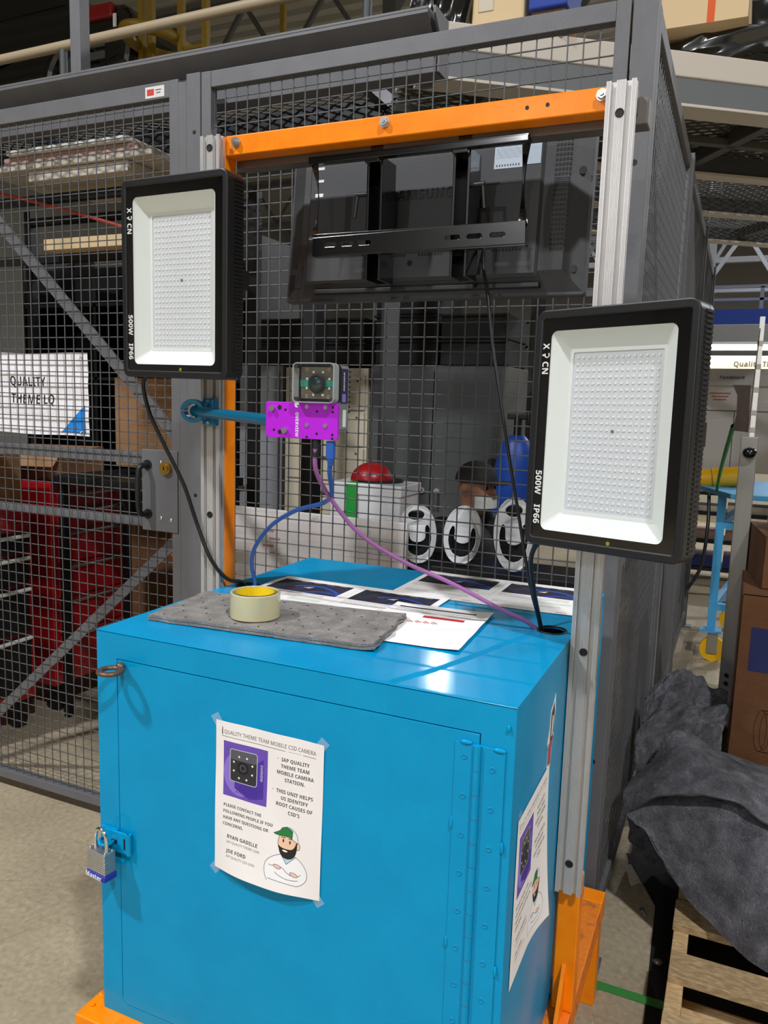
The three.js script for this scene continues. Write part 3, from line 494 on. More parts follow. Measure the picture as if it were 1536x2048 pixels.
{
  const t = thing('vision_camera', 'square machine vision camera with clear front cover and ring of small lamps', 'camera', [0.352, 1.457, -0.214]);
  // body stands behind the plate and rises above it
  part('body', RBB(-0.035, 0.0355, -0.046, 0.076, -0.05, -0.003, 0.005, 3), MS(0x9b9ca2, 0.4, 0.5), t);
  const c0 = 0.042;
  const side = part('side_label', RBB(0.0355, 0.0362, 0.006, 0.07, -0.042, -0.012, 0.0003), MS(0x2a2350, 0.4), t, 'dark violet side label');
  part('side_lettering', text('OVERVIEW', 0.005, 0.0003).rotateZ(-Math.PI / 2).rotateY(Math.PI / 2).translate(0.0363, 0.046, -0.026), M.white, side);
  part('side_emblem', B(0.0004, 0.015, 0.014, 0.0364, 0.016, -0.026), MS(0x8c84c8, 0.5), side);
  part('serial_sticker', B(0.0005, 0.032, 0.012, 0.0358, -0.022, -0.03), M.white, t);
  const fins = []; for (let i = 0; i < 9; i++) fins.push(RBB(-0.03, 0.032, -0.012 + i * 0.0095, -0.008 + i * 0.0095, -0.062, -0.049, 0.0008)); part('cooling_fin', fins, M.blackSatin, t);
  part('gasket', ext(rrect(0.084, 0.07, 0.008), 0.014, 0.002).translate(0.001, c0, -0.003), M.rubber, t);
  part('circuit_board', RBB(-0.034, 0.036, c0 - 0.029, c0 + 0.029, 0.0105, 0.0135, 0.001), MS(0x6f6d64, 0.4, 0.3), t);
  part('lens_barrel', [new THREE.TorusGeometry(0.0145, 0.0032, 10, 32).translate(0.003, c0 - 0.001, 0.02), disc(0.0145, 0.012, 'z', 0.003, c0 - 0.001, 0.016, 32)], M.rubber, t);
  part('lens', new THREE.SphereGeometry(0.0125, 20, 12).scale(1, 1, 0.35).translate(0.003, c0 - 0.001, 0.021), M.lens, t, 'green tinted lens');
  part('lamp_chip', Array.from({ length: 8 }, (_, i) => { const a = Math.PI / 8 + i * Math.PI / 4; return RB(0.0042, 0.0042, 0.002, 0.0006, 0.003 + 0.0255 * Math.cos(a), c0 - 0.001 + 0.0225 * Math.sin(a), 0.0142); }), MS(0xf2e9b4, 0.3), t, 'pale yellow lamp chips');
  part('board_screw', [[-0.021, 0.0245], [0.025, 0.0245], [-0.021, -0.0245], [0.025, -0.0245]].map(([x, y]) => new THREE.TorusGeometry(0.0026, 0.0008, 6, 14).translate(x, c0 + y, 0.0138)), MS(0xc9a07a, 0.4, 0.5), t);
  part('ribbon_strip', [B(0.022, 0.0125, 0.001, -0.023, c0 - 0.001, 0.0146), B(0.024, 0.011, 0.001, 0.028, c0 - 0.001, 0.0146)], MS(0x2f8a7c, 0.35), t, 'teal strip across the board');
  const cov = rrect(0.086, 0.072, 0.009);
  part('front_cover', ext(cov, 0.0015).translate(0.001, c0, 0.0285), M.glass, t);
  const rim = rrect(0.087, 0.073, 0.009); rim.holes.push(rrect(0.083, 0.069, 0.007, THREE.Path)); part('cover_rim', ext(rim, 0.02, 0.0006).translate(0.001, c0, 0.011), MP(0xdfe4e2, 0.12, { transmission: 0.6, thickness: 0 }), t);
  part('cover_screw', [[-1, -1], [1, -1], [-1, 1], [1, 1]].map(([a, b]) => disc(0.0042, 0.012, 'z', 0.001 + a * 0.0375, c0 + b * 0.0305, 0.023, 14)), MS(0x4b4a48, 0.3, 0.5), t);
}
// leads
single('power_lead', 'purple cable sagging from the camera down to the round cabinet hole', 'cable', [tube([[0.35, 1.378, -0.203], [0.347, 1.34, -0.21], [0.352, 1.285, -0.255], [0.402, 1.208, -0.296], [0.476, 1.158, -0.329], [0.572, 1.117, -0.361], [0.667, 1.069, -0.393], [0.735, 1.03, -0.422], [0.748, 0.97, -0.43]], 0.0044, 90, 10)], M.cablePurple);
single('lead_plug', 'black straight plug under the magenta plate', 'plug', [bar([0.35, 1.402, -0.209], [0.3485, 1.362, -0.206], 0.0068, 16, 0.0072)], M.rubber);
single('data_lead', 'blue cable curling from the camera plug to the cabinet hole by the upright', 'cable', [tube([[0.378, 1.36, -0.21], [0.374, 1.335, -0.216], [0.36, 1.29, -0.252], [0.329, 1.267, -0.283], [0.241, 1.238, -0.315], [0.163, 1.194, -0.344], [0.103, 1.132, -0.372], [0.079, 1.084, -0.401], [0.071, 1.045, -0.425], [0.062, 0.99, -0.435]], 0.0046, 90, 10)], M.cableBlue);
single('data_plug', 'blue moulded plug under the magenta plate', 'plug', [RB(0.017, 0.034, 0.011, 0.003, 0.379, 1.376, -0.209), bar([0.379, 1.362, -0.209], [0.378, 1.347, -0.211], 0.0075, 14, 0.0048)], M.cableBlue);
single('monitor_lead', 'thin black cable falling from the monitor to the cabinet hole', 'cable', [tube([[0.552, 1.79, -0.545], [0.556, 1.771, -0.53], [0.563, 1.743, -0.516], [0.578, 1.691, -0.502], [0.597, 1.59, -0.489], [0.622, 1.489, -0.475], [0.653, 1.36, -0.461], [0.685, 1.232, -0.448], [0.715, 1.115, -0.434], [0.742, 1.037, -0.425], [0.75, 0.98, -0.43]], 0.0034, 90, 8)], M.cableBlack);
single('light_lead', 'black cable drooping from the gate-side flood light to the cabinet', 'cable', [tube([[-0.11, 1.52, -0.30], [-0.145, 1.5, -0.305], [-0.145, 1.435, -0.319], [-0.118, 1.357, -0.339], [-0.079, 1.267, -0.358], [-0.05, 1.175, -0.37], [-0.012, 1.093, -0.374], [0.018, 1.05, -0.395], [0.04, 1.038, -0.425], [0.047, 0.99, -0.436]], 0.0046, 90, 8)], M.cableBlack);
single('light_lead', 'black cable from the inward-turned flood light into the cabinet hole', 'cable', [tube([[0.80, 1.25, -0.32], [0.762, 1.232, -0.31], [0.742, 1.2, -0.32], [0.738, 1.121, -0.37], [0.743, 1.045, -0.418], [0.755, 0.98, -0.43]], 0.0046, 50, 8)], M.cableBlack);

// ---------------------------------------------------------------- things on the cabinet top
function carPhoto(x, X0, Y0, w, h) {       // dark photograph of blue car trim
  x.save(); x.beginPath(); x.rect(X0, Y0, w, h); x.clip(); x.fillStyle = '#20242c'; x.fillRect(X0, Y0, w, h);
  for (let i = 0; i < 60; i++) { x.fillStyle = `rgba(${20 + (i * 37) % 50},${22 + (i * 23) % 45},${35 + (i * 53) % 60},0.35)`; x.beginPath(); x.ellipse(X0 + (i * 97 % 100) / 100 * w, Y0 + (i * 61 % 100) / 100 * h, w * 0.12, h * 0.1, i, 0, 7); x.fill(); }
  x.strokeStyle = '#2f4fae'; x.lineWidth = h * 0.09; x.beginPath(); x.moveTo(X0 + w * 0.3, Y0 + h * 0.55); x.bezierCurveTo(X0 + w * 0.45, Y0 + h * 0.2, X0 + w * 0.7, Y0 + h * 0.25, X0 + w * 0.98, Y0 + h * 0.75); x.stroke();
  x.strokeStyle = '#27418c'; x.lineWidth = h * 0.14; x.beginPath(); x.moveTo(X0 + w * 0.55, Y0 + h * 0.98); x.bezierCurveTo(X0 + w * 0.7, Y0 + h * 0.7, X0 + w * 0.85, Y0 + h * 0.7, X0 + w, Y0 + h * 0.9); x.stroke();
  x.fillStyle = '#cdbfae'; x.beginPath(); x.moveTo(X0 + w * 0.42, Y0 + h * 0.55); x.lineTo(X0 + w * 0.55, Y0 + h * 0.42); x.lineTo(X0 + w * 0.52, Y0 + h * 0.6); x.fill();
  x.fillStyle = '#8e8672'; for (let i = 0; i < 5; i++) x.fillRect(X0 + w * (0.05 + i * 0.19), Y0 + h * 0.02, w * 0.1, h * 0.05); x.restore();
}
function lines(x, X0, Y0, w, n, dy, col = 'rgba(60,60,60,0.55)') { x.fillStyle = col; for (let r = 0; r < n; r++) { let k = X0; while (k < X0 + w * (r === n - 1 ? 0.6 : 0.97)) { const l = 6 + ((k * 7 + r * 13) % 17); x.fillRect(k, Y0 + r * dy, l, dy * 0.34); k += l + 5; } } }
const tabTex = canvasTex(1632, 1056, (x, w, h) => {
  x.fillStyle = '#f3f0ec'; x.fillRect(0, 0, w, h);
  for (const o of [0, 816]) { carPhoto(x, o + 50, 110, 700, 400); lines(x, o + 50, 545, 640, 6, 22); x.fillStyle = 'rgba(60,140,60,0.5)'; for (let i = 0; i < 3; i++) x.fillRect(o + 420, 700 + i * 26, 300, 9); x.fillStyle = '#b02a30'; x.fillRect(o + 640, 1000, 90, 14); lines(x, o + 60, 820, 600, 4, 24); }
  x.fillStyle = '#999'; x.fillRect(815, 40, 2, 970);
});
const formTex = canvasTex(816, 1056, (x, w, h) => {
  x.fillStyle = '#f4f2ee'; x.fillRect(0, 0, w, h); x.fillStyle = '#1c1c1e'; x.fillRect(60, 90, 640, 34); lines(x, 60, 160, 680, 3, 24); x.fillStyle = '#b8252b'; x.fillRect(330, 300, 330, 62);
  x.fillStyle = '#b8553c'; for (let i = 0; i < 5; i++) { x.save(); x.translate(200 + i * 62, 470 - i * 6); x.rotate(0.7); x.fillRect(0, 0, 64, 14); x.fillRect(8, 24, 50, 12); x.restore(); }
});
const tabMat = MS(0xffffff, 0.75, 0, { map: tabTex }), formMat = MS(0xffffff, 0.75, 0, { map: formTex });
function sheet(name, label, mat, cx, cz, w, d, ang, lift, y) {   // sheet lying on the cabinet, top edge away from the viewer
  const m = part(numbered(name), surf((u, v) => { const x = (u - 0.5) * w, z = (0.5 - v) * d; const e = lift * Math.pow(Math.max(0, Math.abs(u - 0.5) * 2 - 0.55) / 0.45, 2) * (0.4 + 0.6 * PN.noise(u * 3, v * 3, cx * 9)); return [x, 0.0008 + Math.max(0, e), z]; }, 20, 14, 0.0003), mat, scene, null, true);
  m.position.set(cx, y, cz); m.rotation.y = ang; m.userData = { label, category: 'paper' }; return m;
}
sheet('printed_sheet', 'wide printed sheet with two dark photos beside the tape roll', tabMat, 0.29, -0.437, 0.432, 0.262, -0.005, 0.003, HT + 0.0005);
sheet('printed_sheet', 'wide printed sheet with two dark photos along the back edge of the cabinet', tabMat, 0.574, -0.685, 0.425, 0.262, 0.01, 0.003, HT + 0.0005);
sheet('printed_form', 'white form with red bars curling at the edge of the grey felt pad', formMat, 0.532, -0.335, 0.2159, 0.2794, 0.06, 0.006, HT + 0.0022);
{
  const o = [[0.045, -0.091], [0.515, -0.128], [0.4836, -0.3528], [0.026, -0.301]];
  const fn = (u, v) => { const a = 1 - u, b = 1 - v; const x = a * b * o[0][0] + u * b * o[1][0] + u * v * o[2][0] + a * v * o[3][0], z = a * b * o[0][1] + u * b * o[1][1] + u * v * o[2][1] + a * v * o[3][1]; const cr = Math.pow(Math.max(0, u - 0.9) / 0.1, 2) * 0.006 * Math.sin(v * 9 + 1) ** 2; return [x + 0.004 * PN.noise(u * 6, v * 6, 2), HT + 0.0125 + cr + 0.0015 * PN.noise(u * 5, v * 5, 9), z + 0.003 * PN.noise(u * 12, v * 3, 4)]; };
  const t = thing('felt_pad', 'folded grey absorbent felt pad lying on the cabinet top', 'pad');
  part('upper_layer', surf(fn, 60, 30, 0.005), M.felt, t);
  part('lower_layer', surf((u, v) => { const p = fn(u, v); return [p[0] + 0.003 * (u - 0.3), Math.max(HT + 0.006, p[1] - 0.0062), p[2] + 0.001]; }, 40, 20, 0.0045), M.felt, t);
  const dim = []; for (let i = 0; i < 9; i++) for (let j = 0; j < 6; j++) { const p = fn(0.05 + i * 0.112 + (j % 2) * 0.05, 0.08 + j * 0.165); dim.push(disc(0.0022, 0.0005, 'y', p[0], p[1] + 0.0004, p[2], 8)); }
  part('bonded_dot', dim, MS(0x2b2a29, 0.9), t);
}
{
  const t = thing('tape_roll', 'roll of clear packing tape with yellow core on the grey felt pad', 'tape', [0.2325, HT + 0.0135, -0.183]);
  const R1 = 0.049, R0 = 0.0395, h = 0.05;
  part('tape_winding', new THREE.LatheGeometry([[R0, 0.0008], [R1 - 0.001, 0.0008], [R1, 0.002], [R1, h - 0.002], [R1 - 0.001, h], [R0, h], [R0, 0.0008]].map(p => new THREE.Vector2(...p)), 64), MP(0xe9e0b2, 0.16, { transmission: 0.3, thickness: 0.01, attenuationColor: new THREE.Color(0xefe2a0), attenuationDistance: 0.05, clearcoat: 0.8 }), t, 'clear yellowish tape');
  part('core', new THREE.LatheGeometry([[R0 - 0.0032, 0.0006], [R0 - 0.0002, 0.0006], [R0 - 0.0002, h - 0.001], [R0 - 0.0032, h - 0.001], [R0 - 0.0032, 0.0006]].map(p => new THREE.Vector2(...p)), 64), MS(0xf2cf10, 0.55), t, 'yellow cardboard core');
}

// ---------------------------------------------------------------- notices taped on the cabinet
const posterTex = canvasTex(1020, 1320, (x, w, h) => {
  x.fillStyle = '#f2ece8'; x.fillRect(0, 0, w, h); x.fillStyle = '#222'; x.strokeStyle = '#222';
  const T = (s, X, Y, sz, al = 'left', wt = '', mw) => { x.font = `${wt} ${sz}px sans-serif`; x.textAlign = al; x.fillText(s, X, Y, mw); };
  x.fillRect(60, 50, 9, 66); T('QUALITY THEME TEAM MOBILE CSD CAMERA', 82, 104, 47, 'left', '', 868); x.fillRect(60, 126, 610, 4); x.fillRect(700, 126, 120, 2); x.fillRect(830, 126, 120, 4);
  x.fillStyle = '#6a4bb0'; x.fillRect(78, 165, 430, 480); x.fillStyle = '#8d74cc'; x.beginPath(); x.ellipse(240, 430, 160, 190, 0, 0, 7); x.fill();
  x.fillStyle = '#4a2c9c'; x.beginPath(); x.moveTo(190, 450); x.lineTo(470, 250); x.lineTo(475, 590); x.lineTo(340, 625); x.lineTo(190, 560); x.fill(); x.strokeStyle = '#2e1a70'; x.lineWidth = 5; for (let i = 0; i < 9; i++) { x.beginPath(); x.moveTo(200 + i * 24, 600); x.lineTo(270 + i * 24, 510); x.stroke(); }
  x.fillStyle = '#2b2b30'; x.beginPath(); x.roundRect(145, 222, 262, 280, 22); x.fill(); x.fillStyle = '#55555c'; x.beginPath(); x.roundRect(145, 222, 262, 90, 22); x.fill(); x.strokeStyle = '#b9b9c0'; x.lineWidth = 7; x.beginPath(); x.roundRect(145, 222, 262, 280, 22); x.stroke();
  x.fillStyle = '#101014'; x.beginPath(); x.arc(272, 370, 56, 0, 7); x.fill(); x.fillStyle = '#4d4d55'; x.beginPath(); x.arc(272, 370, 32, 0, 7); x.fill(); x.fillStyle = '#141418'; x.beginPath(); x.arc(272, 370, 20, 0, 7); x.fill();
  x.fillStyle = '#f6f2c8'; for (let i = 0; i < 8; i++) { const a = Math.PI / 8 + i * Math.PI / 4; x.beginPath(); x.arc(272 + 98 * Math.cos(a), 370 + 100 * Math.sin(a), 9, 0, 7); x.fill(); }
  x.save(); x.translate(440, 300); x.rotate(Math.PI / 2); x.fillStyle = '#ddd'; T('OVERVIEW', 0, 0, 30); x.restore();
  x.fillStyle = '#1e1e20'; const bl = ['IAP QUALITY', 'THEME TEAM', 'MOBILE CAMERA', 'STATION.']; bl.forEach((s, i) => T(s, 765, 218 + i * 56, 42, 'center', '600')); T('•', 598, 212, 30);
  ['THIS UNIT HELPS', 'US IDENTIFY', 'ROOT CAUSES OF', "CSD'S"].forEach((s, i) => T(s, 765, 490 + i * 56, 42, 'center', '600')); T('•', 556, 484, 30);
  ['PLEASE CONTACT THE', 'FOLLOWING PEOPLE IF YOU', 'HAVE ANY QUESTIONS OR', 'CONCERNS.'].forEach((s, i) => T(s, 84, 742 + i * 55, 37, 'left', '600'));
  T('RYAN GADILLE', 130, 1014, 45, 'left', '600'); T('IAP QUALITY THEME LEAD', 128, 1056, 29); T('JOE FORD', 130, 1140, 45, 'left', '600'); T('IAP QUALITY CSD LEAD', 128, 1182, 29);
  // drawing of a bearded worker in a white coat and green cap, arms crossed
  x.lineWidth = 4; x.strokeStyle = '#33343e'; x.fillStyle = '#f4f1f0'; x.beginPath(); x.moveTo(555, 1245); x.bezierCurveTo(520, 1200, 500, 1110, 560, 1060); x.bezierCurveTo(600, 1025, 640, 1010, 690, 995); x.lineTo(790, 995); x.bezierCurveTo(850, 1020, 890, 1060, 905, 1120); x.bezierCurveTo(915, 1180, 870, 1225, 815, 1240); x.lineTo(560, 1225); x.fill(); x.stroke();
  x.fillStyle = '#b6d6de'; x.beginPath(); x.moveTo(665, 1000); x.lineTo(720, 1075); x.lineTo(800, 1000); x.fill(); x.stroke();
  x.fillStyle = '#f2c6a4'; x.beginPath(); x.ellipse(722, 905, 88, 105, 0, 0, 7); x.fill(); x.stroke(); x.beginPath(); x.ellipse(815, 905, 20, 30, 0, 0, 7); x.fill(); x.stroke();
  x.fillStyle = '#201a1a'; x.beginPath(); x.moveTo(640, 925); x.bezierCurveTo(645, 1020, 700, 1040, 740, 1030); x.bezierCurveTo(800, 1015, 812, 960, 808, 850); x.bezierCurveTo(790, 930, 770, 950, 725, 950); x.bezierCurveTo(680, 950, 655, 945, 640, 925); x.fill(); x.fillStyle = '#f6efe9'; x.beginPath(); x.ellipse(700, 968, 24, 8, 0.1, 0, 7); x.fill();
  x.fillStyle = '#201a1a'; x.beginPath(); x.ellipse(682, 885, 7, 15, 0, 0, 7); x.fill(); x.beginPath(); x.ellipse(742, 888, 7, 15, 0, 0, 7); x.fill(); x.fillRect(660, 855, 40, 6); x.fillRect(726, 855, 44, 6);
  x.fillStyle = '#ececec'; x.beginPath(); x.moveTo(650, 830); x.bezierCurveTo(655, 740, 800, 735, 815, 850); x.lineTo(815, 880); x.lineTo(700, 830); x.fill(); x.stroke(); x.fillStyle = '#1f7a3c'; x.beginPath(); x.moveTo(590, 838); x.bezierCurveTo(640, 815, 660, 800, 660, 785); x.bezierCurveTo(690, 760, 745, 765, 765, 790); x.lineTo(760, 850); x.bezierCurveTo(700, 835, 630, 862, 590, 838); x.fill(); x.stroke();
  x.strokeStyle = '#3b3c66'; x.beginPath(); x.moveTo(560, 1110); x.bezierCurveTo(620, 1120, 660, 1090, 700, 1120); x.bezierCurveTo(760, 1180, 830, 1170, 850, 1135); x.moveTo(620, 1160); x.bezierCurveTo(690, 1200, 760, 1210, 830, 1190); x.stroke(); x.fillStyle = '#f2c6a4'; x.beginPath(); x.ellipse(640, 1112, 34, 15, 0.2, 0, 7); x.fill(); x.stroke(); x.beginPath(); x.ellipse(790, 1150, 36, 15, 0.25, 0, 7); x.fill(); x.stroke();
});
const posterMat = MS(0xffffff, 0.75, 0, { map: posterTex });
const tapeMat = MP(0xffffff, 0.2, { transparent: true, opacity: 0.1, clearcoat: 0.3 });
{
  const t = thing('notice', 'white printed notice with purple camera picture taped on the blue cabinet door', 'notice', [0.2752, 0.9075, 0.0]); t.rotation.z = -0.0136;
  const pw = 0.2159, ph = 0.2794;
  part('paper', surf((u, v) => { const b = Math.pow(1 - v, 3) * Math.sin(Math.PI * Math.min(1, Math.max(0, u))) * 0.014 + 0.0012 * Math.sin(u * 7 + v * 4) ** 2; return [u * pw, (v - 1) * ph, 0.0012 + b]; }, 26, 30, 0.0002), posterMat, t, null, true);
  for (const [x, y, r] of [[0.005, -0.003, 0.6], [pw - 0.006, -0.004, -0.6], [0.006, -ph + 0.004, -0.7], [pw - 0.006, -ph + 0.004, 0.7]]) part('clear_tape', B(0.018, 0.03, 0.0002, 0, 0, 0).rotateZ(r).translate(x, y, 0.0024), tapeMat, t);
}
{
  const t = thing('notice', 'curling copy of the printed notice taped on the side of the blue cabinet', 'notice', [W, 0.835, -0.04]); t.rotation.set(0, Math.PI / 2, 0); 
  const pw = 0.2159, ph = 0.2794;
  part('paper', surf((u, v) => { const e = Math.pow(Math.max(0, u - 0.5) * 2, 2) * Math.pow(1 - v, 2) * 0.016; return [u * pw + 0.0, (v - 1) * ph - 0.02 * (1 - u) * 0.2 - 0.01 * (1 - v), 0.0015 + e]; }, 26, 26, 0.0002), posterMat, t, null, true);
  part('clear_tape', B(0.018, 0.03, 0.0002, 0.006, -0.004, 0.0022), tapeMat, t);
}
{
  const s = poly([[0.0, 0.0], [0.03, -0.006], [0.035, 0.03], [0.046, 0.05], [0.04, 0.06], [0.05, 0.1], [0.045, 0.135], [0.03, 0.12], [0.012, 0.112], [0.008, 0.075], [-0.004, 0.05], [0.004, 0.035]]);
  const t = thing('sticker', 'small red and black ribbon sticker on the cabinet side above the notice', 'sticker', [W, 0.835, -0.235]); t.rotation.y = Math.PI / 2; t.scale.set(1.0, 0.92, 1);
  part('backing', ext(s, 0.0005).translate(0, 0, 0.0002), M.white, t);
  part('dark_figure', ext(poly([[0.013, 0.04], [0.036, 0.045], [0.042, 0.1], [0.036, 0.12], [0.016, 0.105]]), 0.0003).translate(0, 0, 0.0007), MS(0x4b3a38, 0.6), t);
  part('red_ribbon', [ext(poly([[0.002, 0.004], [0.026, -0.002], [0.03, 0.03], [0.042, 0.05], [0.004, 0.046]]), 0.0003).translate(0, 0, 0.0009)], MS(0xa5525c, 0.6), t);
  part('pale_figure', ext(poly([[0.022, 0.055], [0.03, 0.058], [0.033, 0.092], [0.026, 0.098]]), 0.0003).translate(0, 0, 0.001), M.paper, t);
}

// ---------------------------------------------------------------- inside the cage
{ // sign hung on the inside of the gate mesh
  const tx = canvasTex(1104, 566, (x, w, h) => { x.fillStyle = '#f4f0f2'; x.fillRect(0, 0, w, h); x.fillStyle = '#262628'; x.font = 'bold 92px sans-serif'; x.fillText('QUALITY', 362, 228, 350); x.fillText('THEME LQ', 372, 352, 420); x.fillStyle = '#1e8ae0'; x.beginPath(); x.moveTo(1074, 352); x.lineTo(1074, 552); x.lineTo(846, 546); x.fill(); x.fillStyle = 'rgba(90,90,100,0.28)'; for (let i = 0; i < 40; i++) x.fillRect(330 + i * 9, 420 + (i % 3), 6, 5); });
  const t = thing('sign', 'white sign reading QUALITY THEME LQ hung on the mesh gate', 'sign', [-1.52, 1.319, -0.968]);
  part('sheet', surf((u, v) => [u * 0.552, v * 0.283 + 0.002 * Math.sin(u * 9), 0.0045 * Math.sin(v * 17 + u * 4) * 0.3 - 0.004], 30, 40, 0.001), MS(0xffffff, 0.6, 0, { map: tx }), t, null, true);
  for (const [x, y] of [[0.54, 0.262], [0.54, 0.012], [0.14, 0.012]]) part('tie', new THREE.TorusGeometry(0.006, 0.0018, 6, 12).rotateY(1.3).translate(x, y, 0.02).translate(0, 0, -0.004), M.white, t);
}
function drawerChest(label, pos, wz, h, faceMat, n, handleMat, plate) {   // front faces +x
  const t = thing('tool_chest', label, 'tool chest', pos);
  const d = 0.5; part('body', RBB(-d, 0, 0.14, h, -wz, 0, 0.006), M.red, t);
  let y = 0.19; const hs = n; hs.forEach((hh, i) => { const dr = part('drawer', RBB(0, 0.012, y, y + hh - 0.012, -wz + 0.03, -0.03, 0.003), faceMat, t); part('handle', [bar([0.02, y + hh - 0.026, -wz + 0.035], [0.02, y + hh - 0.026, -0.035], 0.009, 10)], handleMat, dr); y += hh; });
  if (plate) part('name_plate', [B(0.004, 0.045, 0.2, 0.014, y - 0.03, -wz + 0.13), text('CRAFTSMAN', 0.024, 0.002).rotateY(Math.PI / 2).translate(0.017, y - 0.03, -wz + 0.13)], M.black, t);
  for (const [x, z] of [[-0.06, -0.06], [-0.06, -wz + 0.06], [-d + 0.06, -0.06], [-d + 0.06, -wz + 0.06]]) part('caster', [disc(0.05, 0.03, 'z', x, 0.05, z), RBB(x - 0.03, x + 0.03, 0.05, 0.15, z - 0.022, z + 0.022, 0.004)], M.black, t);
  return t;
}
drawerChest('red rolling tool chest with bright metal drawer rails beside a brown panel', [-1.75, F, -1.52], 0.52, 1.1, M.red, [0.2, 0.17, 0.165, 0.16, 0.1, 0.08], M.chrome);
drawerChest('red rolling tool chest with black drawers and name plate', [-1.75, F, -0.99], 0.42, 1.02, M.black, [0.26, 0.22, 0.14, 0.1], M.white, true);
{
  const t = thing('work_table', 'black work table under the pile of cardboard boxes', 'table', [-1.385, F, -1.745]);
  part('top', RBB(-0.34, 0.36, 1.1, 1.14, -0.24, 0.24, 0.004), M.black, t);
  for (const x of [-0.31, 0.33]) for (const z of [-0.2, 0.2]) part('leg', BB(x - 0.015, x + 0.015, 0, 1.1, z - 0.015, z + 0.015), M.black, t);
}
function carton(label, pos, w, h, d, rot, o = {}) {
  const t = thing(o.name || 'cardboard_box', label, o.name ? 'crate' : 'box', pos); t.rotation.set(...(rot || [0, 0, 0]));
  const m = o.mat || M.card;
  part('carton', [RBB(-w / 2, w / 2, 0, h, -d / 2, -d / 2 + 0.005, 0.002), RBB(-w / 2, w / 2, 0, h, d / 2 - 0.005, d / 2, 0.002), RBB(-w / 2, -w / 2 + 0.005, 0, h, -d / 2, d / 2, 0.002), RBB(w / 2 - 0.005, w / 2, 0, h, -d / 2, d / 2, 0.002), BB(-w / 2 + 0.004, w / 2 - 0.004, 0, 0.005, -d / 2 + 0.004, d / 2 - 0.004)], m, t);
  if (o.open) { part('flap', beam([-w / 2, h, d / 2], [-w / 2 - 0.08, h - 0.04, d / 2], 0.004, d * 0.0 + 0.004).scale(1, 1, 1), m, t); part('flap', surf((u, v) => [(u - 0.5) * w, h - v * 0.07, d / 2 + v * 0.09], 2, 2, 0.004), m, t); }
  else part('lid_flap', [BB(-w / 2, w / 2, h - 0.005, h, -d / 2, -0.001), BB(-w / 2, w / 2, h - 0.005, h, 0.001, d / 2)], m, t);
  if (o.label) part('shipping_label', B(o.label[2], o.label[3], 0.001, o.label[0], o.label[1], d / 2 + 0.0008), M.paper, t, 'white shipping label');
  return t;
}
carton('open cardboard box with folded flap on the red tool chest', [-2.02, 1.06, -1.75], 0.4, 0.14, 0.4, [0, 0.3, 0], { open: true });
carton('tall tilted cardboard box behind the white gate sign', [-1.42, 1.142, -1.83], 0.3, 0.4, 0.16, [0, 0.2, -0.0], { label: [0.05, 0.06, 0.05, 0.1] });
carton('low cardboard box on the black work table by the gate lock', [-1.2, 1.142, -1.68], 0.2, 0.2, 0.2, [0, 0.1, 0]);
carton('flat cardboard tray on the black-drawer tool chest', [-2.0, 0.982, -1.2], 0.46, 0.22, 0.36, [0, 0.05, 0], { open: true });
{
  const t = thing('plywood_panel', 'brown panel with orange stripe standing behind the red tool chest', 'panel', [-2.06, F, -2.6]);
  part('board', RBB(-0.24, 0.24, 0, 0.78, -0.03, 0, 0.003), M.cardDark, t);
  part('orange_stripe', B(0.06, 0.2, 0.002, 0.13, 0.66, 0.001), M.orangeTape, t);
}
function cupboard(name, label, x0, x1, z, h, mat, o = {}) {
  const t = thing(name, label, 'cabinet', [(x0 + x1) / 2, F, z]); const w = x1 - x0, d = 0.5;
  part('body', RBB(-w / 2, w / 2, 0, h, -d, 0, 0.004), mat, t);
  if (o.drawers) { const n = o.drawers; for (let i = 0; i < n; i++) { const y = 0.05 + i * (h - 0.08) / n; const dr = part('drawer', RBB(-w / 2 + 0.015, w / 2 - 0.015, y, y + (h - 0.08) / n - 0.012, 0, 0.012, 0.003), mat, t); part('pull', [RBB(-0.05, 0.05, y + 0.12, y + 0.135, 0.012, 0.024, 0.003), disc(0.006, 0.006, 'z', w / 2 - 0.06, y + 0.16, 0.014, 10)], M.darkGrey, dr); } }
  else { const n = o.doors || 2; for (let i = 0; i < n; i++) { const a = -w / 2 + 0.012 + i * (w - 0.024) / n, b = a + (w - 0.024) / n - 0.006; const dr = part('door', RBB(a, b, 0.06, h - 0.03, 0, 0.012, 0.003), mat, t); const hx = n === 1 ? a + 0.06 : (i ? a + 0.04 : b - 0.04); part('handle', [disc(0.016, 0.012, 'z', hx, o.hy || 1.05, 0.018, 14), bar([hx, o.hy || 1.05, 0.03], i ? [hx, (o.hy || 1.05) - 0.09, 0.03] : [hx - 0.09, (o.hy || 1.05) - 0.01, 0.03], 0.008, 8)], M.chrome, dr); } }
  return t;
}
cupboard('storage_locker', 'dark grey two-door steel locker with lever handles', -0.81, -0.06, -2.9, 1.71, M.darkGrey, { hy: 1.04 });
cupboard('filing_cabinet', 'beige filing cabinet with shallow drawers beside the grey locker', -1.36, -0.83, -2.9, 1.69, M.beige, { drawers: 8 });
cupboard('narrow_locker', 'light grey single-door locker beside the beige filing cabinet', -1.68, -1.38, -2.9, 1.7, M.midGrey, { doors: 1, hy: 0.98 });
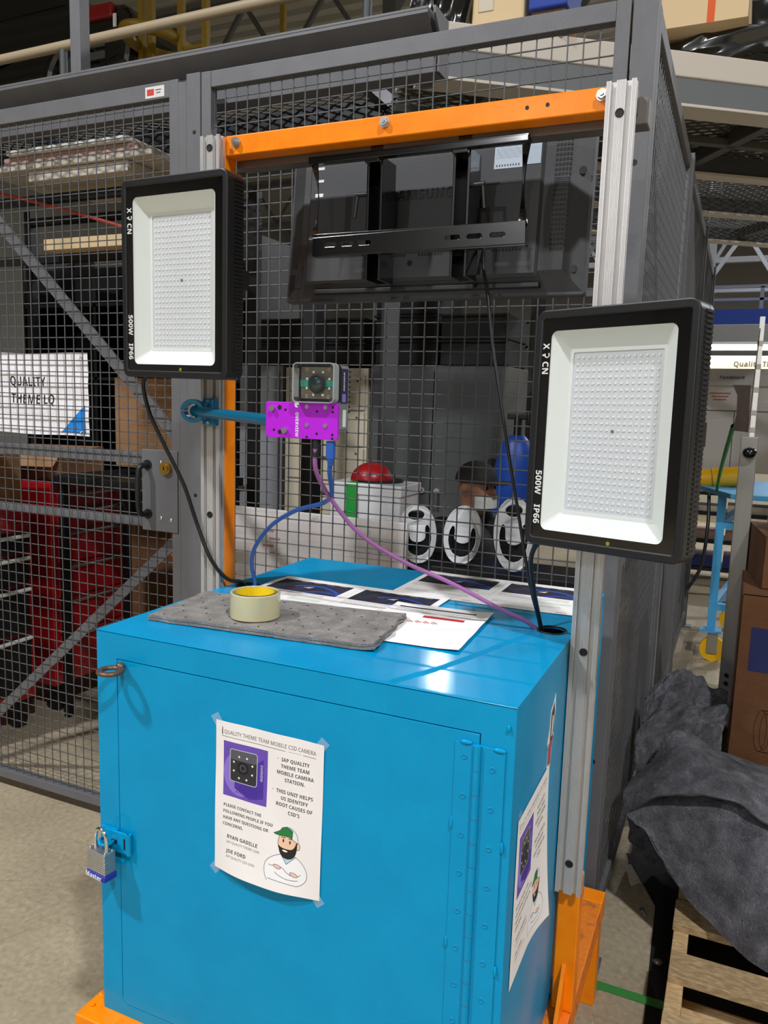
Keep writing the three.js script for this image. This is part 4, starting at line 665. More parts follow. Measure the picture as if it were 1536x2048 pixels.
// empty black shelving, added to keep the back of the cage dark
{
  const t = thing('added_dark_shelving', 'tall black shelving unit full of dark bins at the back of the cage', 'shelving', [-2.72, F, -3.15]);
  part('back', BB(-1.0, 1.0, 0, 2.5, -0.5, -0.48), M.black, t);
  for (const x of [-1, -0.33, 0.33, 1]) part('side', BB(x - 0.012, x + 0.012, 0, 2.5, -0.48, 0), M.black, t);
  for (const y of [0.1, 0.6, 1.1, 1.6, 2.1]) part('shelf', BB(-1, 1, y, y + 0.02, -0.48, 0), M.blackSatin, t);
}
const bin0 = thing('storage_bin', 'black bin, lowest of the stack on the dark grey locker by the beige cabinet', 'bin', [-0.62, 1.672, -3.12], 'black bins on the lockers');
part('tub', [RBB(-0.18, 0.18, 0, 0.012, -0.2, 0.2, 0.004), RBB(-0.18, 0.18, 0, 0.13, 0.19, 0.2, 0.004), RBB(-0.18, 0.18, 0, 0.13, -0.2, -0.19, 0.004), RBB(-0.18, -0.17, 0, 0.13, -0.2, 0.2, 0.004), RBB(0.17, 0.18, 0, 0.13, -0.2, 0.2, 0.004)], M.rubber, bin0);
part('rim', [RBB(-0.19, 0.19, 0.118, 0.131, 0.195, 0.21, 0.003), RBB(-0.19, 0.19, 0.118, 0.131, -0.21, -0.195, 0.003)], M.rubber, bin0);
for (const [x, y] of [[-0.24, 0], [-0.62, 0.133], [-0.24, 0.133], [-0.62, 0.266], [-1.05, 0], [-1.05, 0.133], [-1.44, 0], [-1.44, 0.133]]) copy(bin0, [x, 1.672 + y - (x < -0.9 ? 0.01 : 0), -3.12], `black bin, ${['lowest', 'second', 'topmost'][Math.round(y / 0.133)]} of the stack on ${x === -0.24 ? 'the dark grey locker near the blue cylinder' : x === -0.62 ? 'the dark grey locker by the beige cabinet' : x === -1.05 ? 'the beige filing cabinet' : 'the light grey narrow locker'}`);
// white board on its edge, bench, white carton
{
  const t = thing('whiteboard', 'smudged white plastic board standing on edge behind the cabinet', 'board', [-0.42, F, -1.53]); t.rotation.y = -0.03;
  const wb = dataTex(512, (u, v) => { const s = fbm(u * 4, v * 4, 51, 4); const k = Math.max(0, fbm(u * 14, v * 14, 60, 4) * 2 - 0.55) * 160 * (u < 0.45 ? 1 : 0.1), pk = Math.max(0, fbm(u * 3, v * 3, 71, 3)) * 30; return [232 + s * 12 - k, 226 + s * 12 - k - pk, 222 + s * 12 - k - pk]; }, 0.8);
  part('sheet', RBB(-0.4, 0.42, 0, 1.075, -0.02, 0, 0.004), MS(0xffffff, 0.5, 0, { map: wb }), t);
  part('red_writing', [0, 1, 2, 3].map(i => B(0.05, 0.008, 0.0006, -0.18 + (i % 2) * 0.03, 0.99 - i * 0.03, 0.0006).rotateZ(0)), MS(0xc98a80, 0.7), t, 'faded red marker writing');
}
{
  const t = thing('steel_bench', 'low dark steel bench behind the mesh panel', 'bench', [0.1, F, -1.65]);
  part('top', RBB(-0.5, 0.62, 0.885, 0.915, -0.2, 0.06, 0.004), M.blackSatin, t);
  for (const x of [-0.46, 0.58]) for (const z of [-0.17, 0.03]) part('leg', BB(x - 0.02, x + 0.02, 0, 0.885, z - 0.02, z + 0.02), M.blackSatin, t);
}
{
  const t = thing('white_box', 'white plastic box with green tape behind the white board', 'box', [-0.225, 0.876, -1.72]);
  part('body', RBB(-0.15, 0.15, 0, 0.27, -0.1, 0.1, 0.008), M.whitePlastic, t);
  part('lid', RBB(-0.155, 0.155, 0.235, 0.28, -0.105, 0.105, 0.006), M.whitePlastic, t);
  part('green_tape', [B(0.05, 0.2, 0.002, -0.05, 0.175, 0.1055), B(0.05, 0.002, 0.2, -0.05, 0.2805, 0)], M.green, t);
  part('spout', new THREE.TorusGeometry(0.01, 0.003, 6, 12).translate(0.07, 0.26, 0.1), M.darkGrey, t);
}
{
  const t = thing('bump_cap', 'red and black cap lying on the white plastic box', 'cap', [-0.25, 1.158, -1.74]);
  part('crown', new THREE.SphereGeometry(0.085, 24, 12, 0, 6.2832, 0, Math.PI / 2).scale(1, 0.85, 1), M.red, t);
  part('brim', disc(0.1, 0.006, 'y', 0.03, 0.003, 0.0, 24), M.black, t);
}
// white moulded shells stood on the bench
function shell(label, x, y, z, rz, ry, tongue) {
  const t = thing('moulded_shell', label, 'plastic shell', [x, y, z]); t.rotation.set(-0.08, ry, rz);
  const s = new THREE.Shape(); s.moveTo(0, 0); s.bezierCurveTo(0.042, 0, 0.066, 0.04, 0.07, 0.1); s.bezierCurveTo(0.073, 0.155, 0.055, 0.215, 0.0, 0.218); s.bezierCurveTo(-0.05, 0.215, -0.073, 0.155, -0.07, 0.1); s.bezierCurveTo(-0.066, 0.04, -0.042, 0, 0, 0);
  const u = new THREE.Path(); u.moveTo(-0.042, 0.135); u.bezierCurveTo(-0.06, 0.1, -0.05, 0.03, 0, 0.028); u.bezierCurveTo(0.05, 0.03, 0.06, 0.1, 0.042, 0.135); u.bezierCurveTo(0.034, 0.145, 0.028, 0.13, 0.03, 0.1); u.bezierCurveTo(0.03, 0.07, -0.03, 0.07, -0.03, 0.1); u.bezierCurveTo(-0.028, 0.13, -0.034, 0.145, -0.042, 0.135); s.holes.push(u);
  if (tongue) { const e = new THREE.Path(); e.absellipse(0, 0.178, 0.03, 0.018, 0, 6.2832, true); s.holes.push(e); }
  const g = ext(s, 0.008, 0.002); const p = g.attributes.position; for (let i = 0; i < p.count; i++) p.setZ(i, p.getZ(i) + 0.04 * (1 - (p.getX(i) / 0.085) ** 2) ** 1); g.computeVertexNormals();
  part('shell', g, M.whitePlastic, t); part('pad', RBB(-0.05, 0.05, 0.01, 0.19, -0.02, 0.004, 0.006), M.black, t, 'black pad behind the openings');
  return t;
}
shell('white moulded plastic shell with oval opening next to the white board', 0.02, 0.882, -1.6, 0.12, 0.35, true);
shell('white moulded plastic shell in front of the seated person', 0.155, 0.882, -1.66, -0.05, 0.35, false);
shell('white moulded plastic shell with dark opening below the blue cylinder', 0.365, 0.882, -1.64, 0.06, 0.35, true).scale.set(1.0, 1.22, 1.0);
// seated person in a cap, seen in profile
{
  const t = thing('person', 'person in dark jacket and grey cap seated behind the mesh', 'person', [0.06, F, -2.08]);
  const C = (a, b, ra, rb) => ({ a: V(...a), b: V(...b), ra, rb });
  const bones = [C([-0.1, 0.58, 0], [-0.05, 0.88, 0], 0.15, 0.15), C([-0.05, 0.9, 0], [0.0, 1.02, 0], 0.13, 0.055), C([0.0, 1.02, 0], [0.015, 1.12, 0], 0.052, 0.05), C([0.01, 1.15, 0], [0.02, 1.19, 0], 0.066, 0.07),
    C([0.05, 1.11, 0], [0.06, 1.13, 0], 0.045, 0.05), C([0.095, 1.15, 0], [0.1, 1.14, 0], 0.012, 0.014)];
  for (const s of [-1, 1]) bones.push(C([-0.03, 0.99, s * 0.17], [0.0, 0.74, s * 0.22], 0.062, 0.048), C([0.0, 0.74, s * 0.22], [0.24, 0.68, s * 0.14], 0.046, 0.034), C([-0.08, 0.57, s * 0.09], [0.36, 0.58, s * 0.12], 0.09, 0.065), C([0.36, 0.58, s * 0.12], [0.34, 0.16, s * 0.12], 0.062, 0.045), C([0.34, 0.06, s * 0.12], [0.5, 0.04, s * 0.13], 0.045, 0.035), C([0.34, 0.16, s * 0.12], [0.34, 0.06, s * 0.12], 0.045, 0.045), C([0.24, 0.68, s * 0.14], [0.32, 0.67, s * 0.12], 0.03, 0.02), C([0.01, 1.15, s * 0.075], [0.01, 1.17, s * 0.078], 0.012, 0.014));
  const sd = p => { let d = 9; for (const q of bones) { const ab = q.b.clone().sub(q.a), h = Math.max(0, Math.min(1, p.clone().sub(q.a).dot(ab) / ab.lengthSq())); const e = p.distanceTo(q.a.clone().addScaledVector(ab, h)) - (q.ra + (q.rb - q.ra) * h); const k = 0.02, m = Math.max(0, k - Math.abs(d - e)) / k; d = Math.min(d, e) - m * m * k / 4; } return d; };
  const n = 72, mc = new MarchingCubes(n, M.black, false, false, 200000); mc.isolation = 0; const c0 = V(0.14, 0.66, 0), sc = 0.7;
  for (let k = 0; k < n; k++) for (let j = 0; j < n; j++) for (let i = 0; i < n; i++) mc.field[k * n * n + j * n + i] = -sd(V(c0.x + (i - n / 2) / (n / 2) * sc, c0.y + (j - n / 2) / (n / 2) * sc, c0.z + (k - n / 2) / (n / 2) * sc));
  mc.update(); const cnt = mc.count, pos = new Float32Array(cnt * 3), nor = new Float32Array(cnt * 3), col = new Float32Array(cnt * 3);
  for (let i = 0; i < cnt; i++) { const x = mc.positionArray[i * 3] * sc + c0.x, y = mc.positionArray[i * 3 + 1] * sc + c0.y, z = mc.positionArray[i * 3 + 2] * sc + c0.z; pos.set([x, y, z], i * 3); nor.set([mc.normalArray[i * 3], mc.normalArray[i * 3 + 1], mc.normalArray[i * 3 + 2]], i * 3); const skin = y > 1.06 || (x > 0.23 && y > 0.64 && y < 0.74); col.set(skin ? [0.42, 0.2, 0.12] : y > 0.5 && x < 0.25 ? [0.012, 0.012, 0.014] : [0.03, 0.03, 0.04], i * 3); }
  const g = new THREE.BufferGeometry(); g.setAttribute('position', new THREE.BufferAttribute(pos, 3)); g.setAttribute('normal', new THREE.BufferAttribute(nor, 3)); g.setAttribute('color', new THREE.BufferAttribute(col, 3));
  const body = shadows(new THREE.Mesh(g, MS(0xffffff, 0.6, 0, { vertexColors: true }))); body.name = 'body'; t.add(body);
  part('cap', [new THREE.SphereGeometry(0.09, 24, 12, 0, 6.2832, 0, Math.PI * 0.52).scale(1.0, 0.92, 0.95).translate(0.018, 1.195, 0), RB(0.09, 0.008, 0.13, 0.003, 0.125, 1.192, 0)], MS(0x34332f, 0.85), t, 'grey baseball cap');
  part('face_cover', surf((u, v) => { const a = -1.25 + u * 2.5, r = 0.074; return [0.035 + Math.cos(a) * r, 1.085 + v * 0.05 , Math.sin(a) * r]; }, 14, 4, 0.002), M.white, t, 'white face covering');
  part('eye', [new THREE.SphereGeometry(0.008, 8, 6).translate(0.088, 1.168, 0.032), new THREE.SphereGeometry(0.008, 8, 6).translate(0.088, 1.168, -0.032)], M.black, t);
  t.rotation.y = -0.25;
}
{
  const t = thing('stool', 'black stool under the seated person', 'stool', [-0.02, F, -2.02]);
  part('seat', disc(0.17, 0.05, 'y', 0, 0.46, 0, 24), M.black, t); part('column', bar([0, 0.03, 0], [0, 0.44, 0], 0.025), M.steel, t); part('foot', disc(0.2, 0.03, 'y', 0, 0.015, 0, 24, 0.05), M.black, t);
}
{
  const t = thing('blue_cylinder', 'blue gas cylinder standing behind the moulded shells', 'cylinder', [0.1, F, -2.62]);
  part('tank', new THREE.LatheGeometry([[0, 0], [0.1, 0.01], [0.105, 0.05], [0.105, 1.2], [0.07, 1.33], [0.035, 1.37], [0, 1.37]].map(p => new THREE.Vector2(...p)), 24), MS(0x12429a, 0.45), t); part('valve', [bar([0, 1.36, 0], [0, 1.46, 0], 0.02), RB(0.1, 0.03, 0.03, 0.006, 0, 1.46, 0)], M.black, t);
}

// ---------------------------------------------------------------- mezzanine decks over the cage
function expanded(w, d, cell = 0.045) {    // diamond mesh strands in the xz plane, w by d
  const g = [], nx = Math.round(w / (cell * 1.7)), nz = Math.round(d / cell); const cw = w / nx, cd = d / nz;
  for (let i = 0; i < nx; i++) for (let j = 0; j < nz; j++) { const x = i * cw, z = j * cd; const A = [x, z + cd / 2], Bp = [x + cw / 2, z], Cp = [x + cw, z + cd / 2], Dp = [x + cw / 2, z + cd]; for (const [p, q] of [[A, Bp], [Bp, Cp], [Cp, Dp], [Dp, A]]) { const dx = q[0] - p[0], dz = q[1] - p[1], L = Math.hypot(dx, dz); g.push(B(L, 0.006, 0.006).rotateY(-Math.atan2(dz, dx)).translate((p[0] + q[0]) / 2, 0, (p[1] + q[1]) / 2)); } }
  return g;
}
{
  const t = thing('mezzanine_deck', 'expanded metal deck on dark beams above the mesh panel', 'deck', [-4.2, 2.775, -2.2]);
  stuffPart('deck_mesh', expanded(3.8, 0.65, 0.05), M.deck, t);
  for (const z of [0, 0.65]) part('beam', RBB(0, 3.8, -0.11, -0.01, z - 0.03, z + 0.03, 0.003), M.blackSatin, t);
  for (const x of [0.05, 3.4]) for (const z of [-0.02]) part('column', BB(x - 0.035, x + 0.035, F - 2.775, -0.1, z - 0.035, z + 0.035), M.black, t);
  for (const x of [0.02, 0.95, 1.9, 2.85, 3.78]) part('joist', BB(x - 0.02, x + 0.02, -0.07, -0.01, 0, 0.65), M.blackSatin, t);
}
{
  const t = thing('mezzanine_deck', 'skewed expanded metal deck with pale slab edge above the cage side', 'deck'); t.rotation.y = 0.619;
  const u0 = 0.9, u1 = 4.6;
  part('edge_slab', RBB(u0, u1, 2.70, 2.79, -1.8, -1.35, 0.006), M.slab, t, 'pale concrete-coloured edge slab');
  part('beam', [RBB(u0, u1, 2.605, 2.70, -1.42, -1.355, 0.003)], M.beamGrey, t);
  part('flange', RBB(u0, u1, 2.594, 2.605, -1.46, -1.34, 0.002), M.slab, t);
  for (const v of [2.118, 2.78, 3.44]) { part('beam', RBB(u0, u1, 2.61, 2.72, -v - 0.06, -v, 0.003), M.fenceDark, t); part('flange', RBB(u0, u1, 2.598, 2.612, -v - 0.07, -v + 0.012, 0.002), M.slab, t); }
  part('cross_member', [RBB(u0, u1, 2.63, 2.66, -1.83, -1.79, 0.002), ...[1.2, 2.4, 3.6].map(u => RBB(u, u + 0.05, 2.63, 2.69, -3.44, -1.4, 0.002))], M.deck, t);
  stuffPart('deck_mesh', expanded(u1 - u0, 2.05, 0.05).map(g => g.translate(u0, 2.69, -3.44)), M.deck, t);
  for (const [u, v] of [[2.2, 3.4], [u1 - 0.1, 1.45], [u1 - 0.1, 3.4], [u0 + 0.05, 2.0]]) part('column', BB(u - 0.035, u + 0.035, F, 2.61, -v - 0.035, -v + 0.035), M.fenceDark, t);
}
{
  const t = thing('handrail', 'tan painted pipe handrail on the mezzanine deck', 'handrail', [-4.1, 2.78, -2.1]);
  part('pipe', bar([0, 0.397, 0], [3.65, 0.43, 0], 0.024, 16), MS(0xb3a184, 0.45), t);
  part('mid_pipe', bar([0, 0.09, 0], [3.65, 0.1, 0], 0.016, 12), MS(0xb3a184, 0.45), t);
  for (const x of [0.1, 1.9, 3.6]) part('post', bar([x, 0, 0], [x, 0.405, 0], 0.02, 12), M.fenceDark, t);
}
{ const t = carton('beige crate with an orange tape band on the skewed deck', [0.76, 2.93, -2.58], 0.42, 0.16, 0.5, [0, 0.0, 0], { mat: M.foam, name: 'foam_crate' }); part('tape_band', [BB(0.063, 0.09, -0.0006, 0.1606, 0.2495, 0.2508), BB(0.063, 0.09, 0.1596, 0.1608, -0.25, 0.2508)], M.orangeTape, t, 'orange tape band'); }
function bundle(label, pos, w, h, d, sd) {
  const g = new THREE.BoxGeometry(w, h, d, 24, 10, 14), p = g.attributes.position;
  for (let i = 0; i < p.count; i++) { const x = p.getX(i), y = p.getY(i), z = p.getZ(i), k = 0.03 * PN.noise(x * 9 + sd, y * 9, z * 9) + 0.012 * PN.noise(x * 26, y * 26 + sd, z * 26); p.setXYZ(i, x * (1 - 0.06) + k, Math.max(-h / 2, y * 0.94 + (y > -h / 2 + 0.001 ? k : -h * 0.03)), z * 0.94 + k); }
  g.computeVertexNormals(); const m = single('wrapped_bundle', label, 'bundle', g, M.wrap); m.position.set(pos[0], pos[1] + h / 2, pos[2]); return m;
}
bundle('black plastic wrapped bundle under the beige crate', [1.0, 2.79, -2.75], 1.3, 0.137, 0.7, 3);
bundle('black plastic wrapped bundle above the end of the lintel beam', [-0.1, 2.792, -2.0], 0.24, 0.45, 0.24, 9);
bundle('long black wrapped bundle behind the beige crate', [1.4, 2.79, -3.3], 1.2, 0.55, 0.4, 14);
{
  const t = thing('foam_tray', 'beige moulded tray with yellow label beside the black bundle', 'tray', [0.13, 2.792, -2.02]);
  part('tray', RBB(-0.11, 0.1, 0, 0.36, -0.12, 0.1, 0.02), M.foam, t); part('recess', RBB(-0.08, -0.02, 0.12, 0.34, 0.09, 0.104, 0.004), M.beige, t); part('yellow_label', B(0.05, 0.07, 0.002, 0.05, 0.31, 0.1012), M.yellow, t);
}
{
  const t = thing('blue_tote', 'dark blue plastic tote at the end of the deck', 'tote', [0.3, 2.792, -2.0]);
  part('tub', RBB(-0.05, 0.09, 0.08, 0.35, -0.12, 0.12, 0.01), M.strap, t); part('stand', BB(-0.04, 0.08, 0, 0.08, -0.1, 0.1), M.card, t);
}
// storage rack with boards under the deck on the gate side
{
  const t = thing('board_rack', 'dark steel rack carrying long boards behind the mesh gate', 'rack', [-2.0, F, -2.25]);
  for (const x of [-0.85, 0.72]) for (const z of [-0.2, 0.2]) part('upright', BB(x - 0.025, x + 0.025, 0, 2.55, z - 0.025, z + 0.025), M.black, t);
  for (const y of [2.47, 2.17]) for (const z of [-0.2, 0.2]) part('beam', BB(-0.85, 0.72, y, y + 0.04, z - 0.02, z + 0.02), M.blackSatin, t);
}
const boards = [['white edged board lying on top of the gate side rack', -2.42, -1.64, 2.64, 0.022, M.white, 0.03], ['pinkish board under the white edged board on the rack', -2.47, -1.6, 2.6, 0.036, M.pinkBoard, 0.0], ['beige plank third from the top of the rack stack', -2.6, -1.5, 2.565, 0.03, M.slab, 0.02], ['pale grey plank on the upper rack beam', -2.3, -1.66, 2.512, 0.05, M.slab, 0.0]];
boards.forEach(([l, x0, x1, y, h, m, dz]) => single('plank', l, 'plank', RBB(x0, x1, y, y + h, -2.4, -1.95 + dz, 0.003), m));
single('plank', 'pale wooden board on the lower rack beam', 'plank', RBB(-2.2, -1.36, 2.17 + F + 0.041, 2.225, -2.3, -1.94, 0.003), M.foam);
single('red_hose', 'thin red hose sagging across the board rack', 'hose', tube([[-2.75, 2.52, -1.9], [-2.3, 2.42, -1.91], [-1.7, 2.26, -1.92], [-1.25, 2.12, -1.93]], 0.008, 40, 8), MS(0xa8352a, 0.5));

// ---------------------------------------------------------------- black car on an overhead carrier
{
  const t = thing('car', 'black car body carried high above the gate side', 'car', [-7.2, 4.62, -6.6]);
  const s = new THREE.Shape(); s.moveTo(-2.3, 0.2); s.lineTo(-2.35, 0.65); s.bezierCurveTo(-1.9, 0.82, -1.4, 0.86, -1.1, 0.9); s.bezierCurveTo(-0.6, 1.3, -0.2, 1.36, 0.3, 1.36); s.bezierCurveTo(0.9, 1.34, 1.35, 1.08, 1.6, 0.95); s.lineTo(2.05, 0.88); s.bezierCurveTo(2.2, 0.8, 2.22, 0.5, 2.15, 0.25); s.lineTo(1.75, 0.18); s.absarc(1.4, 0.18, 0.34, 0, Math.PI, false); s.lineTo(-1.0, 0.16); s.absarc(-1.35, 0.18, 0.34, 0, Math.PI, false); s.closePath();
  const body = part('body', ext(s, 1.7, 0.12, 4).translate(0, 0, -0.85), M.carBlack, t);
  part('tail_lamp', RBB(1.5, 1.98, 0.72, 0.87, 0.8, 0.9, 0.03), MP(0x8a0c12, 0.2, { clearcoat: 1 }), body, 'red tail lamp');
  part('number_plate_panel', RBB(1.98, 2.02, 0.62, 0.75, 0.86, 0.88, 0.004), M.paper, body);
  part('rear_grille', [RBB(1.45, 1.85, 0.46, 0.54, 0.84, 0.87, 0.004), RBB(1.45, 1.85, 0.34, 0.42, 0.84, 0.87, 0.004)], M.darkGrey, body);
  part('side_window', ext(poly([[-0.95, 0.93], [-0.45, 1.22], [0.35, 1.27], [1.05, 1.1], [1.3, 0.95]]), 0.02).translate(0, 0, 0.845), M.blackGloss, body);
  for (const x of [-1.35, 1.4]) for (const z of [-0.72, 0.72]) { const w = part('wheel', new THREE.TorusGeometry(0.24, 0.085, 10, 28).translate(x, 0.32, z), M.rubber, t); part('rim', disc(0.2, 0.12, 'z', x, 0.32, z, 20), M.darkGrey, w); }
  part('tie_strap', beam([-0.35, 0.2, 0.86], [0.25, 1.0, 0.88], 0.07, 0.006, V(0, 0, 1)), M.strap, t, 'blue tie-down strap');
}
{
  const t = thing('overhead_carrier', 'yellow overhead carrier frame hanging beside the black car', 'carrier', [-4.5, 4.62, -6.6]);
  part('platform', [BB(-5, 1.0, -0.08, 0.0, -0.9, -0.7), BB(-5, 1.0, -0.08, 0.0, 0.7, 0.9)], M.yellowSteel, t);
  for (const [x, z] of [[-0.4, 0.8], [-0.28, 0.8], [0.1, 0.8], [0.4, 0.8], [0.3, -0.8]]) part('hanger', BB(x - 0.03, x + 0.03, 0, 3.58, z - 0.03, z + 0.03), M.yellowSteel, t);
  for (const z of [0.8, -0.8]) part('hanger', BB(-4.9, -4.8, 0, 3.58, z - 0.05, z + 0.05), M.yellowSteel, t);
  part('hoop', new THREE.TorusGeometry(0.24, 0.06, 10, 32).rotateX(Math.PI / 2).scale(1, 1, 1.6).translate(-0.2, 0.42, 0.8), M.yellowSteel, t);
  part('ladder_rung', [0.3, 0.6, 0.9, 1.2].map(y => BB(0.1, 0.4, y, y + 0.03, 0.79, 0.81)), M.yellowSteel, t);
}

// ---------------------------------------------------------------- right of the cage
{
  const t = thing('support_post', 'grey steel post with black ball knob beside the cardboard boxes', 'post', [1.103, F, -2.0]);
  part('channel', [RBB(-0.028, 0.028, 0, 1.425, -0.03, 0.03, 0.003)], MS(0x9c9a94, 0.4, 0.6), t);
  part('knob', [new THREE.SphereGeometry(0.024, 20, 14).scale(1, 0.85, 1).translate(0.004, 1.37, 0.046), bar([0.004, 1.37, 0.0], [0.004, 1.37, 0.04], 0.008)], M.blackGloss, t, 'black ball knob');
  part('bolt', [disc(0.007, 0.006, 'z', -0.005, 0.555, 0.032, 12), disc(0.007, 0.006, 'z', -0.005, 0.525, 0.032, 12)], M.black, t);
  part('taped_mast', RBB(-0.003, 0.014, 1.42, 1.84, -0.01, 0.01, 0.002), M.white, t, 'white taped mast');
  part('tape_patch', [1.44, 1.5, 1.58, 1.66, 1.74].map((y, i) => RBB(-0.004, 0.015, y, y + 0.018, -0.011, 0.011, 0.001)), MS(0xa79d92, 0.7), t);
  part('brown_flap', ext(poly([[-0.07, 1.605], [-0.012, 1.605], [-0.008, 1.44], [-0.06, 1.445], [-0.05, 1.5], [-0.053, 1.57]]), 0.003).translate(0, 0, 0.004), MS(0x3c2e25, 0.8), t, 'dark brown flap');
  part('flap_strap', beam([-0.008, 1.44, 0.005], [0.0, 1.8, 0.005], 0.012, 0.004), MS(0x584638, 0.8), t);
}
{
  const t = carton('large brown cardboard box with dark blue print beside the grey felt', [1.42, F, -1.83], 0.6, 0.95, 0.52, [0, 0, 0], { mat: M.cardDark });
  part('blue_print', B(0.3, 0.14, 0.0008, -0.115, 0.775, 0.2606), M.navy, t, 'dark blue printed block');
  const ln = []; const el = (cx, cy, rx, ry) => { for (let i = 0; i < 28; i++) { const a = i / 28 * 6.2832, b = (i + 1) / 28 * 6.2832; ln.push(beam([cx + rx * Math.cos(a), cy + ry * Math.sin(a), 0.2606], [cx + rx * Math.cos(b), cy + ry * Math.sin(b), 0.2606], 0.0006, 0.0022, V(0, 0, 1)).scale(1, 1, 1)); } };
  el(-0.213, 0.515, 0.018, 0.068); el(-0.2, 0.515, 0.014, 0.06); ln.push(B(0.2, 0.0022, 0.0006, -0.11, 0.583, 0.2606), B(0.2, 0.0022, 0.0006, -0.11, 0.447, 0.2606));
  part('printed_outline', ln, M.black, t);
}
carton('small crushed cardboard box on the large brown box', [1.32, F + 0.952, -1.86], 0.34, 0.17, 0.36, [0, 0.12, 0], { mat: M.cardDark });
bundle('black film wrapped parcel on top of the crushed cardboard box', [1.36, F + 1.125, -1.86], 0.3, 0.16, 0.3, 21).material = MP(0x3a2c22, 0.3, { clearcoat: 1 });
// pallet with felt thrown over it
{
  const t = thing('wooden_pallet', 'rough wooden pallet with gapped boards on the black mat', 'pallet', [1.55, F, -0.86]);
  const x0 = -0.53, x1 = 0.55;
  for (const [z0, z1] of [[0.4, 0.52], [0.175, 0.265], [-0.052, 0.045], [-0.282, -0.167], [-0.5, -0.39]]) part('deck_board', RBB(x0 + rr(-0.004, 0.004), x1, 0.118, 0.14, z0, z1, 0.002), M.osb, t);
  for (const x of [x0, -0.03, x1 - 0.04]) part('stringer', RBB(x, x + 0.038, 0.016, 0.118, -0.5, 0.52, 0.002), M.pine, t);
  for (const [z0, z1] of [[0.4, 0.5], [-0.05, 0.05], [-0.49, -0.4]]) part('bottom_board', RBB(x0, x1, 0, 0.016, z0, z1, 0.002), M.pine, t);
}
function clothFrom(rows, nu, nv, amp, sd) {
  const cr = (p0, p1, p2, p3, t) => 0.5 * (2 * p1 + (p2 - p0) * t + (2 * p0 - 5 * p1 + 4 * p2 - p3) * t * t + (3 * p1 - p0 - 3 * p2 + p3) * t * t * t);
  const line = (arr, s, get) => { const n = arr.length - 1, k = Math.min(n - 1, Math.floor(s * n)), f = s * n - k, q = i => get(arr[Math.max(0, Math.min(n, i))]); return [0, 1, 2].map(d => cr(q(k - 1)[d], q(k)[d], q(k + 1)[d], q(k + 2)[d], f)); };
  return surf((u, v) => { const p = line(rows, 1 - v, r => line(r, u, a => a)); const k = amp * (PN.noise(p[0] * 13 + sd, p[1] * 13, p[2] * 13) + 0.4 * PN.noise(p[0] * 34, p[1] * 34 + sd, p[2] * 34)); return [p[0] + k * 0.4, p[1] + k, p[2] + k * 0.5]; }, nu, nv, 0.006);
}
const fz = (r, z) => r.map(p => [p[0], p[1], p[2] + (z || 0)]);
single('felt_blanket', 'grey felt blanket draped down over the wooden pallet boards', 'blanket', clothFrom([
  [[0.868, 0.342, -1.235], [0.955, 0.392, -1.225], [1.055, 0.425, -1.215], [1.151, 0.437, -1.2], [1.223, 0.405, -1.185], [1.45, 0.38, -1.17]],
  [[0.868, 0.34, -1.185], [0.952, 0.376, -1.165], [1.056, 0.41, -1.145], [1.155, 0.42, -1.12], [1.23, 0.395, -1.1], [1.45, 0.37, -1.08]],
  [[0.866, 0.3, -1.165], [0.957, 0.325, -1.14], [1.061, 0.35, -1.115], [1.16, 0.362, -1.08], [1.234, 0.352, -1.05], [1.45, 0.34, -1.0]],
  [[0.93, 0.285, -1.13], [0.985, 0.235, -1.11], [1.083, 0.245, -1.07], [1.17, 0.242, -1.0], [1.243, 0.236, -0.96], [1.45, 0.22, -0.9]],
  [[0.99, 0.2, -1.1], [1.04, 0.168, -1.06], [1.118, 0.135, -1.0], [1.194, 0.12, -0.94], [1.262, 0.118, -0.9], [1.45, 0.118, -0.83]]], 80, 60, 0.008, 2), M.darkFelt);
single('felt_blanket', 'grey felt blanket peaked against the large brown box, upper of two layers', 'blanket', clothFrom([
  [[0.852, 0.315, -1.4], [0.9, 0.375, -1.395], [0.968, 0.5, -1.38], [1.096, 0.455, -1.4], [1.228, 0.425, -1.42], [1.45, 0.4, -1.42]],
  [[0.848, 0.345, -1.26], [0.916, 0.41, -1.25], [1.0, 0.492, -1.25], [1.112, 0.474, -1.25], [1.225, 0.44, -1.25], [1.45, 0.41, -1.25]],
  [[0.846, 0.345, -1.2], [0.94, 0.42, -1.17], [1.05, 0.465, -1.15], [1.151, 0.47, -1.13], [1.225, 0.436, -1.12], [1.45, 0.41, -1.1]],
  [[0.852, 0.29, -1.175], [0.94, 0.397, -1.125], [1.052, 0.44, -1.1], [1.151, 0.45, -1.085], [1.228, 0.416, -1.07], [1.45, 0.4, -1.05]]], 80, 40, 0.009, 5), M.darkFelt);
